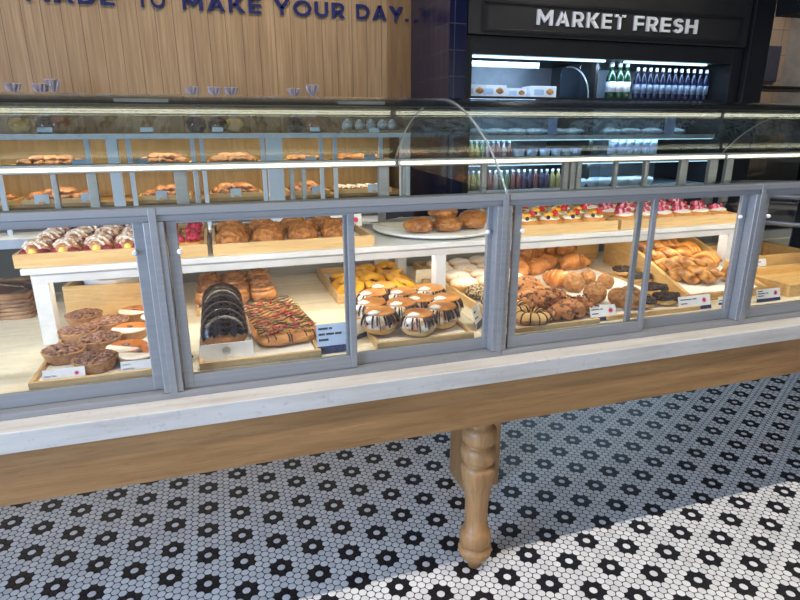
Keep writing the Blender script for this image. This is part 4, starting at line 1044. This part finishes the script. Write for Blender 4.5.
for z, pw in ((1.43, 12), (1.23, 8)):  # unseen fill lights added to brighten the breads, no fitting built
    l = light('case_fill_lamp', 'AREA', (0, 0, 0), (.35, 0, 0), pw, (1, .85, .62), shape='RECTANGLE', size=3.8, size_y=.02); l.parent = t; l.location = (-.5, -.15, z-.012)
# breads on two shelves: each its own
bunp = Proto(single('brown_bread_roll', 'bread roll', MB().blob(.044, .034, .021, (0, 0, .020), 0, sub=4, flat=-.018, fn2=lambda p, n: p+n*.004*ridged(p, 40, 1)), M['bun']))
def pile(x0, x1, z, n, g, lab, layers=1):
    n = n+1
    for L in range(layers):
        m = n - 2*L
        for i in range(m):
            x = x0+.03+(x1-x0-.06)*(i+.5+L)/n
            for y in (4.255, 4.315, 4.375) if L == 0 else (4.285, 4.345):
                bunp.put((x+R_(.014), y+R_(.008), z+.026*L), R_(1.5), lab, g, 1.12+R_(.16))
def btray(label, x0, x1, z, hh=.03): return tray(label, (x0, 4.20), (x1, 4.20), .24, hh, z, name='bread_tray')
UB, LB = 1.2555, 1.0405
def on(x, Y=4.2): return V(x, 150, Y).x
specs_u = [(-1.75, -1.30, 'bread tray at the upper left end of the back case', 3), (-1.22, -.78, 'bread tray left of the first wide post, upper shelf', 4), (-.50, -.14, 'bread tray on the upper shelf, right of the first wide post', 4), (-.04, .32, 'pastry pile tray on the upper shelf, left of the middle post', 4), (.50, .80, 'bread tray on the upper shelf, right of the middle post', 3), (.86, 1.28, 'bread tray at the right end of the upper shelf', 4)]
specs_l = [(-1.75, -1.22, 'bread tray at the lower left end of the back case', 5), (-1.18, -.78, 'full bread tray left of the first wide post, lower shelf', 4), (-.50, -.16, 'bread tray on the lower shelf, right of the first wide post', 3), (-.04, .32, 'bread tray on the lower shelf, left of the middle post', 4), (.50, .80, 'bread tray on the lower shelf, right of the middle post', 3)]
for i, (a, b, lb, n) in enumerate(specs_u):
    btray(lb, a, b, UB); pile(a+.02, b-.02, UB+.012, n, 'rolls in '+lb[:40], 'brown roll in the '+lb, 2 if i in (1, 2, 3) else 1)
for i, (a, b, lb, n) in enumerate(specs_l):
    btray(lb, a, b, LB); pile(a+.02, b-.02, LB+.012, n, 'rolls in the '+lb[:40], 'brown roll in the '+lb, 2)
btray('bread tray of white iced fingers at the right end of the lower shelf', .86, 1.28, LB)
fi = Proto(twist_loaf('iced_finger', M['bun'], .15, .022, 1, 0, 'bun', M['icing']))
for k in range(5): fi.put((.92+.075*k, 4.31, LB+.012), PI/2+.35, 'white iced finger, %s from the left on the lower back shelf' % ('first', 'second', 'third', 'fourth', 'fifth')[k], 'iced fingers')
lw = Proto(wrapped('x', (0, 0, 0), 0, (.09, .05, .03), 'dark_loaf_slice'))
for px, z, s_ in ((80, .8605, 'on the ledge left of the first wide post'),): lw.put((-.86, 4.3, .8605), .2, 'dark wrapped loaf '+s_)
# slate tags in the back case
for px0, px1, py, z, Y, s_ in ((71, 86, 158, UB, 4.185, 'upper shelf, left of the first wide post'), (33, 48, 194, LB, 4.185, 'lower shelf, far left'), (80, 96, 192, LB, 4.185, 'lower shelf, just left of the first wide post'), (133, 147, 156, UB, 4.185, 'upper shelf, just right of the first wide post'), (230, 241, 187, LB, 4.185, 'lower shelf, left of the middle post'), (263, 268, 155, UB, 4.185, 'upper shelf, beside the middle post'), (312, 324, 185, LB, 4.185, 'lower shelf, right of the middle post'), (364, 376, 155, UB, 4.185, 'upper shelf, at the right end'), (368, 380, 183, LB, 4.185, 'lower shelf, in front of the iced fingers'), (155, 166, 188, LB, 4.185, 'lower shelf, right of the first wide post')):
    x, w_ = cx_(px0, px1, py, Y); t_ = card('slate blue card, '+s_, x, Y, z+.001, w_, .06, mat='bluecard', band=False, logo=False, back=True, tilt=.2)
x, w_ = cx_(305, 316, 153, 4.185); card('white card on the upper shelf right of the middle post', x, 4.185, UB+.001, w_, .055, band=False, logo=False, block=False)
# bags, jars and cards on top of the back case
TZ = 1.4705
BG = [(20, 'in front of the plank wall, far left'), (47, 'second from the left, behind a pale card'), (60, 'third from the left, brown'), (196, 'fourth from the left'), (218, 'fifth from the left, behind a pale card'), (234, 'sixth from the left, mottled grey'), (296, 'left of the pair near the jars'), (314, 'right of the pair near the jars')]
for i, (px, s_) in enumerate(BG):
    x = V(px, 125, 4.38).x
    wrapped('tied clear bread bag on the back case, '+s_, (x, 4.38, TZ), R_(.4), (.065, .05, .055 if i not in (2, 7) else .06), 'tied_bread_bag', 'tied bread bags on the back case', inner=('pale' if i in (0, 5) else 'bun' if i in (2, 7) else 'choccake'), tie=True)
for px0, px1, s_ in ((37, 52, 'before the second bread bag'), (140, 153, 'alone on top of the back case'), (212, 223, 'before the fifth bread bag'), (310, 320, 'before the bread bags near the jars')):
    x, w_ = cx_(px0, px1, 130, 4.22); card('pale blue card '+s_, x, 4.22, TZ+.001, w_, .04, mat='bluecard', band=True, logo=False, block=False)
a, b = V(342, 130, 4.35).x, V(402, 130, 4.35).x
tag(MB().box(a, b, 4.27, 4.45, TZ+.0005, TZ+.022, .003).build('cardboard_tray', M['cardb']), 'flat brown cardboard tray under the small grey jars', 'tray')
def jar():
    t = thing('small_jar', None, 'jar')
    MB().lathe([(.028, 0), (.036, .008), (.037, .038), (.024, .05)], 16).build('jar_body', M['jar'], t, True, False)
    MB().lathe([(.027, .05), (.034, .052), (.012, .066), (.016, .072), (0, .074)], 10).build('paper_lid', M['lidp'], t, True, False); return t
jp = Proto(jar())
for k, px in enumerate((347, 360, 371, 382, 392)): jp.put((V(px, 127, 4.35).x, 4.35, TZ+.0225), 0, 'small grey jar with a paper lid, %s from the left' % ('first', 'second', 'third', 'fourth', 'fifth')[k], 'small grey jars', 1.05)
x, w_ = cx_(369, 379, 131, 4.255); card('pale blue card in front of the small grey jars', x, 4.25, TZ+.001, w_, .035, mat='bluecard', band=False, logo=False, block=False)

# ================================================================== WALL LETTERING
t = thing('wall_lettering', 'raised navy capitals reading made to make your day on the plank wall', 'sign', (0, 4.73, 2.31))
Zb = 2.312; Hc = .098
for word, a, b in (('MADE', 28, 117), ('TO', 138, 167), ('MAKE', 183, 262), ('YOUR', 274, 345), ('DAY.', 356, 408)):
    x0 = V(a, 10, 4.72).x; x1 = V(b, 20, 4.72).x
    word_mesh(word, M['navy'], t, .104, x1-x0, .02, Matrix.Translation((x0, -.002, Zb-2.31)) @ UPR)

# ================================================================== FRIDGE WALL
FX0, FX1, FY = 1.745, 4.14, 3.95
t = thing('open_fridge', 'black open chilled shelving unit under the market fresh sign', 'fridge', ((FX0+FX1)/2, 4.3, 0))
B = M['blackm']
for x0, x1 in ((FX0, FX0+.05), (FX1-.03, FX1+.07)): MB().box(x0, x1, FY, 4.75, 0, 2.12, .003).build('side_panel', B, t)
MB().box(FX0+.05, FX1-.03, 4.68, 4.75, 0, 2.12).build('back_panel', M['fridgeback'], t)
MB().box(FX0+.05, FX1-.03, FY, 4.68, 2.0, 2.12, .003).build('canopy', B, t)
MB().box(FX0+.05, FX1-.03, FY-.01, 4.68, .02, .62, .003).build('plinth', B, t)
SH = [1.722, 1.447, 1.262, 1.04, .80]
for i, z in enumerate(SH):
    s = MB().box(FX0+.055, FX1-.035, FY+.06+.0*i, 4.675, z-.022, z, .002).build('shelf', M['steel'], t)
    MB().box(FX0+.06, FX1-.04, FY+.055, FY+.06, z-.03, z+.004).build('ticket_rail', M['blackm'] if i == 0 else M['tub'], s)
    if i:
        pass
    tb = MB().box(FX0+.06, FX1-.04, FY+.075, FY+.10, z-.036, z-.023).build('shelf_light', M['tubel'], s)
    l = light('shelf_lamp', 'AREA', (0, 0, 0), (.25, 0, 0), 5, (.45, .72, 1), shape='RECTANGLE', size=2.2, size_y=.02); l.parent = t; l.location = (0, FY+.09-4.3, z-.04)
mid = 2.90
MB().box(mid-.012, mid+.012, 4.05, 4.68, .62, 2.0).build('divider', M['charcoal'], t)
for dx in (-.12, .05): MB().box(mid+dx, mid+dx+.006, FY+.02, 4.1, .62, 1.98).build('divider_glass', M['frglass'], t)
MB().box(FX0+.07, 2.92, FY+.03, FY+.06, 1.984, 1.998, .003).build('canopy_tube', M['tubel'], t)
MB().box(3.10, FX1-.25, FY+.03, FY+.06, 1.984, 1.998, .003).build('canopy_tube', M['tubel'], t)
MB().box(FX0+.07, 2.40, FY+.12, FY+.14, 1.93, 1.97).build('light_baffle', M['steel'], t)
l = light('canopy_lamp', 'AREA', (0, 0, 0), (.7, 0, 0), 6, (.5, .74, 1), shape='RECTANGLE', size=2.2, size_y=.03); l.parent = t; l.location = (0, FY+.06-4.3, 1.965)

MB().prism([(4.0, 1.725)]+[(4.0+.32*(1-math.cos(a*PI/24)), 1.725+.25*math.sin(a*PI/24)) for a in range(13)]+[(4.4, 1.975), (4.4, 1.725)], 'x', 2.80, 2.806).build('curved_end_glass', M['bluepane'], t)
MB().tube([(2.803, 4.0+.32*(1-math.cos(a*PI/24)), 1.725+.25*math.sin(a*PI/24)) for a in range(13)], .006, 6).build('glass_edge', M['edge'], t)
# fascia with sign
t = thing('shop_fascia', 'black panelled fascia with white raised market fresh letters', 'sign', (2.95, 3.93, 2.12))
MB().box(FX0, 4.21, 3.93, 4.75, 2.125, 2.55, .003).build('panel', M['charcoal'], t)
a, b = V(484, 20, 3.93), V(745, 40, 3.93); z0, z1 = 2.165, 2.325
mb = MB()
for (x0, x1, za, zb) in ((1.85, 4.12, z0-.02, z0), (1.85, 4.12, z1, z1+.02), (1.85, 1.87, z0, z1), (4.10, 4.12, z0, z1)): mb.box(x0, x1, 3.915, 3.93, za, zb, .002)
mb.build('moulding', M['blackm'], t)
for word, xa, xb in (('MARKET', 537, 625), ('FRESH', 634.5, 698)):
    x0 = V(xa, 20, 3.92).x; x1 = V(xb, 25, 3.92).x
    word_mesh(word, M['whitel'], t, .1, x1-x0, .014, Matrix.Translation((x0-2.95, -.0005, 2.203-2.12)) @ UPR)
struct('wall_fascia', MB().box(1.735, 4.3, 3.96, 4.83, 2.552, 3.3), M['navyt'])
struct('trim_2', MB().box(4.22, 4.42, 3.90, 4.83, 0, 3.3, .004), M['blackm'])
struct('trim_3', MB().box(4.42, 7.2, 3.6, 3.9, 2.36, 3.3, .004), M['blackm'])
# things far right
p0 = V(752, 45, 6.08); p1 = V(774, 82, 6.08)
tag(MB().box(p0.x, p1.x, 6.05, 6.095, p1.z, p0.z, .003).build('menu_board', M['darkbox']), 'dark upright board on the beige tiled wall', 'board')
a = V(752, 88, 5.2); 
t = thing('black_rack', 'black metal rack before the beige tiled wall', 'rack', (6.2, 5.2, 0))
zt = V(770, 87, 5.2).z
for z in (zt, 1.25, .8, .3): MB().box(5.3, 7.1, 5.05, 5.5, z-.03, z, .003).build('shelf', M['blackm'], t)
for x in (5.3, 7.05):
    for y in (5.05, 5.45): MB().box(x, x+.05, y, y+.05, 0, zt+.3, .003).build('upright', M['blackm'], t)
tag(MB().lathe([(.11, 0), (.15, .02), (.17, .16), (.16, .17), (.14, .03), (0, .025)], 28, flute=lambda k, n, z: .03*math.sin(k*PI)).build('wicker_bowl', M['wicker'], smooth=True), 'brown wicker bowl on the black rack at the far right', 'basket').location = (5.75, 5.28, 1.2505)
tag(MB().lathe([(.11, 0), (.15, .02), (.17, .16), (.16, .17), (.14, .03), (0, .025)], 28, flute=lambda k, n, z: .03*math.sin(k*PI)).build('wicker_bowl', M['wicker'], smooth=True), 'second brown wicker bowl at the right edge of the black rack', 'basket').location = (6.2, 5.28, 1.2505)

# ---- goods in the fridge
for px0, px1, s_ in ((549, 557, 'left of the divider'), (666, 675, 'right of the divider')):
    a = V(px0, 117, 4.0); b = V(px1, 126, 4.0)
    tag(MB().box(a.x, b.x, 4.0, 4.003, SH[1]+.0015, a.z).build('shelf_sign', plain('pale_blue_sign', (.30, .42, .75), .5)), 'small pale blue sign standing on the second fridge shelf, '+s_, 'sign')
def bottle(name, body, cap, h=.2, r=.03, cat='bottle', label=None):
    t = thing(name, None, cat)
    MB().lathe([(r*.9, 0), (r, .01), (r, h*.6), (r*.45, h*.78), (r*.4, h*.9)], 14).build('bottle_body', body, t, True, False)
    MB().lathe([(r*.46, h*.88), (r*.46, h), (0, h)], 12).build('cap', cap, t, True, False)
    if label: MB().lathe([(r*1.02, h*.2), (r*1.02, h*.48)], 14).build('paper_label', label, t, True, False)
    return t
S0 = SH[0]
gr = Proto(bottle('green_bottle', M['greenb'], M['tub'], .275, .038, label=M['boxw']))
for k, px in enumerate((610, 618, 625)): gr.put((V(px, 90, 4.1).x, 4.1, S0), 0, 'green glass bottle with a pale label, %s of the three on the top fridge shelf' % ('left', 'middle', 'right')[k], 'green bottles')
nb = Proto(bottle('water_bottle', M['navyb'], M['cap'], .245, .027, label=M['clearb']))
for k in range(12):
    nb.put((V(636+6.2*k, 90, 4.1).x, 4.1, S0), R_(1), 'navy water bottle in the row on the top fridge shelf', 'navy water bottles')
def carton(nm, mats):
    t = thing(nm, None, 'carton'); MB().box(-.11, .11, -.07, .07, 0, .085, .002).build('box', mats, t, world=False)
    MB().blob(.035, .004, .022, (.055, -.071, .045), .004, 40, 2, 2).build('pastry_picture', M['fritter'], t, True, False)
    MB().box(-.08, .0, -.0715, -.0705, .02, .06).build('blue_panel', plain('pale_blue_print', (.45, .6, .8), .5), t, world=False); return t
ct = Proto(carton('pastry_carton', M['boxw']))
for k, (px, s_) in enumerate(((469, 'leftmost, cut off by the frame'), (489, 'second from the left'), (513, 'third from the left, low'), (539, 'rightmost, near the divider'))): ct.put((V(px, 90, 4.12).x, 4.12, S0), 0, 'white pastry carton on the top fridge shelf, '+s_, 'white pastry cartons', 1 if k != 2 else .8)
S1, S2, S3 = SH[1], SH[2], SH[3]
cl = Proto(tag(MB().blob(.10, .07, .03, (0, 0, .026), .004, 20, 1, 3, flat=-.025).build('clamshell_pack', M['greyplast'], smooth=True), 'x', 'food pack'))
for k, px in enumerate((478, 497, 516, 536, 556, 572)): cl.put((V(px, 130, 4.12).x, 4.12, S1), R_(.1), 'clear food pack, %s from the left on the second fridge shelf' % ('first', 'second', 'third', 'fourth', 'fifth', 'sixth')[k], 'clear food packs left of the divider')
for k, px in enumerate((610, 630, 652, 674)): cl.put((V(px, 130, 4.12).x, 4.12, S1), R_(.1), 'clear food pack right of the divider, %s along the second fridge shelf' % ('first', 'second', 'third', 'fourth')[k], 'clear food packs right of the divider')
JM = [('yel', 'amber'), ('redj', 'red'), ('purj', 'purple'), ('grnj', 'green'), ('pinkj', 'pink')]
js = {k: Proto(bottle('juice_bottle', M[k], M['cap'], .165, .027)) for k, _ in JM}
def jrow(px0, px1, n, z, seq, where):
    for k in range(n):
        kk = seq[k % len(seq)]; nm = dict(JM)[kk]
        js[kk].put((V(px0+(px1-px0)*k/(n-1), 150, 4.09).x, 4.09, z), R_(1), '%s juice bottle %s' % (nm, where), '%s juices %s' % (nm, where), .9)
jrow(471, 509, 8, S2, ['yel', 'yel', 'grnj', 'pinkj', 'redj', 'redj', 'pinkj', 'redj'], 'on the third fridge shelf')
jrow(468, 560, 17, S3, ['yel', 'yel', 'yel', 'pinkj', 'redj', 'pinkj', 'grnj', 'grnj', 'redj', 'redj', 'purj', 'purj', 'redj', 'purj', 'purj', 'yel', 'yel'], 'on the fourth fridge shelf')
tb = thing('yoghurt_tub', None, 'tub'); MB().lathe([(.032, 0), (.042, .07), (.042, .075)], 16).build('tub_body', M['tub'], tb, True, False); MB().lathe([(.044, .075), (.044, .083), (0, .084)], 16).build('lid', M['capb'], tb, True, False)
tp = Proto(tb)
for k, px in enumerate((519, 532, 545, 556, 566, 576)): tp.put((V(px, 150, 4.09).x, 4.09, S2), 0, 'white tub with blue lid left of the divider, %s along the third shelf' % ('first', 'second', 'third', 'fourth', 'fifth', 'sixth')[k], 'white tubs left of the divider')
for r in range(2):
    for k in range(6): tp.put((V(612+8*k, 150, 4.09).x, 4.09, S2+.085*r), 0, 'white tub with blue lid right of the divider, %s in the %s layer' % (('first', 'second', 'third', 'fourth', 'fifth', 'sixth')[k], ('lower', 'upper')[r]), 'white tubs right of the divider', .95)
sl = Proto(single('salad_bowl', 'bowl', MB().lathe([(.07, 0), (.09, .035), (.095, .045), (.08, .065), (0, .07)], 22), M['tub']))
for k, px in enumerate((586, 600, 618, 630, 642)): sl.put((V(px, 180, 4.12).x, 4.12, S3), 0, 'round white lidded bowl, %s from the divider on the fourth fridge shelf' % ('first', 'second', 'third', 'fourth', 'fifth')[k], 'white lidded bowls')
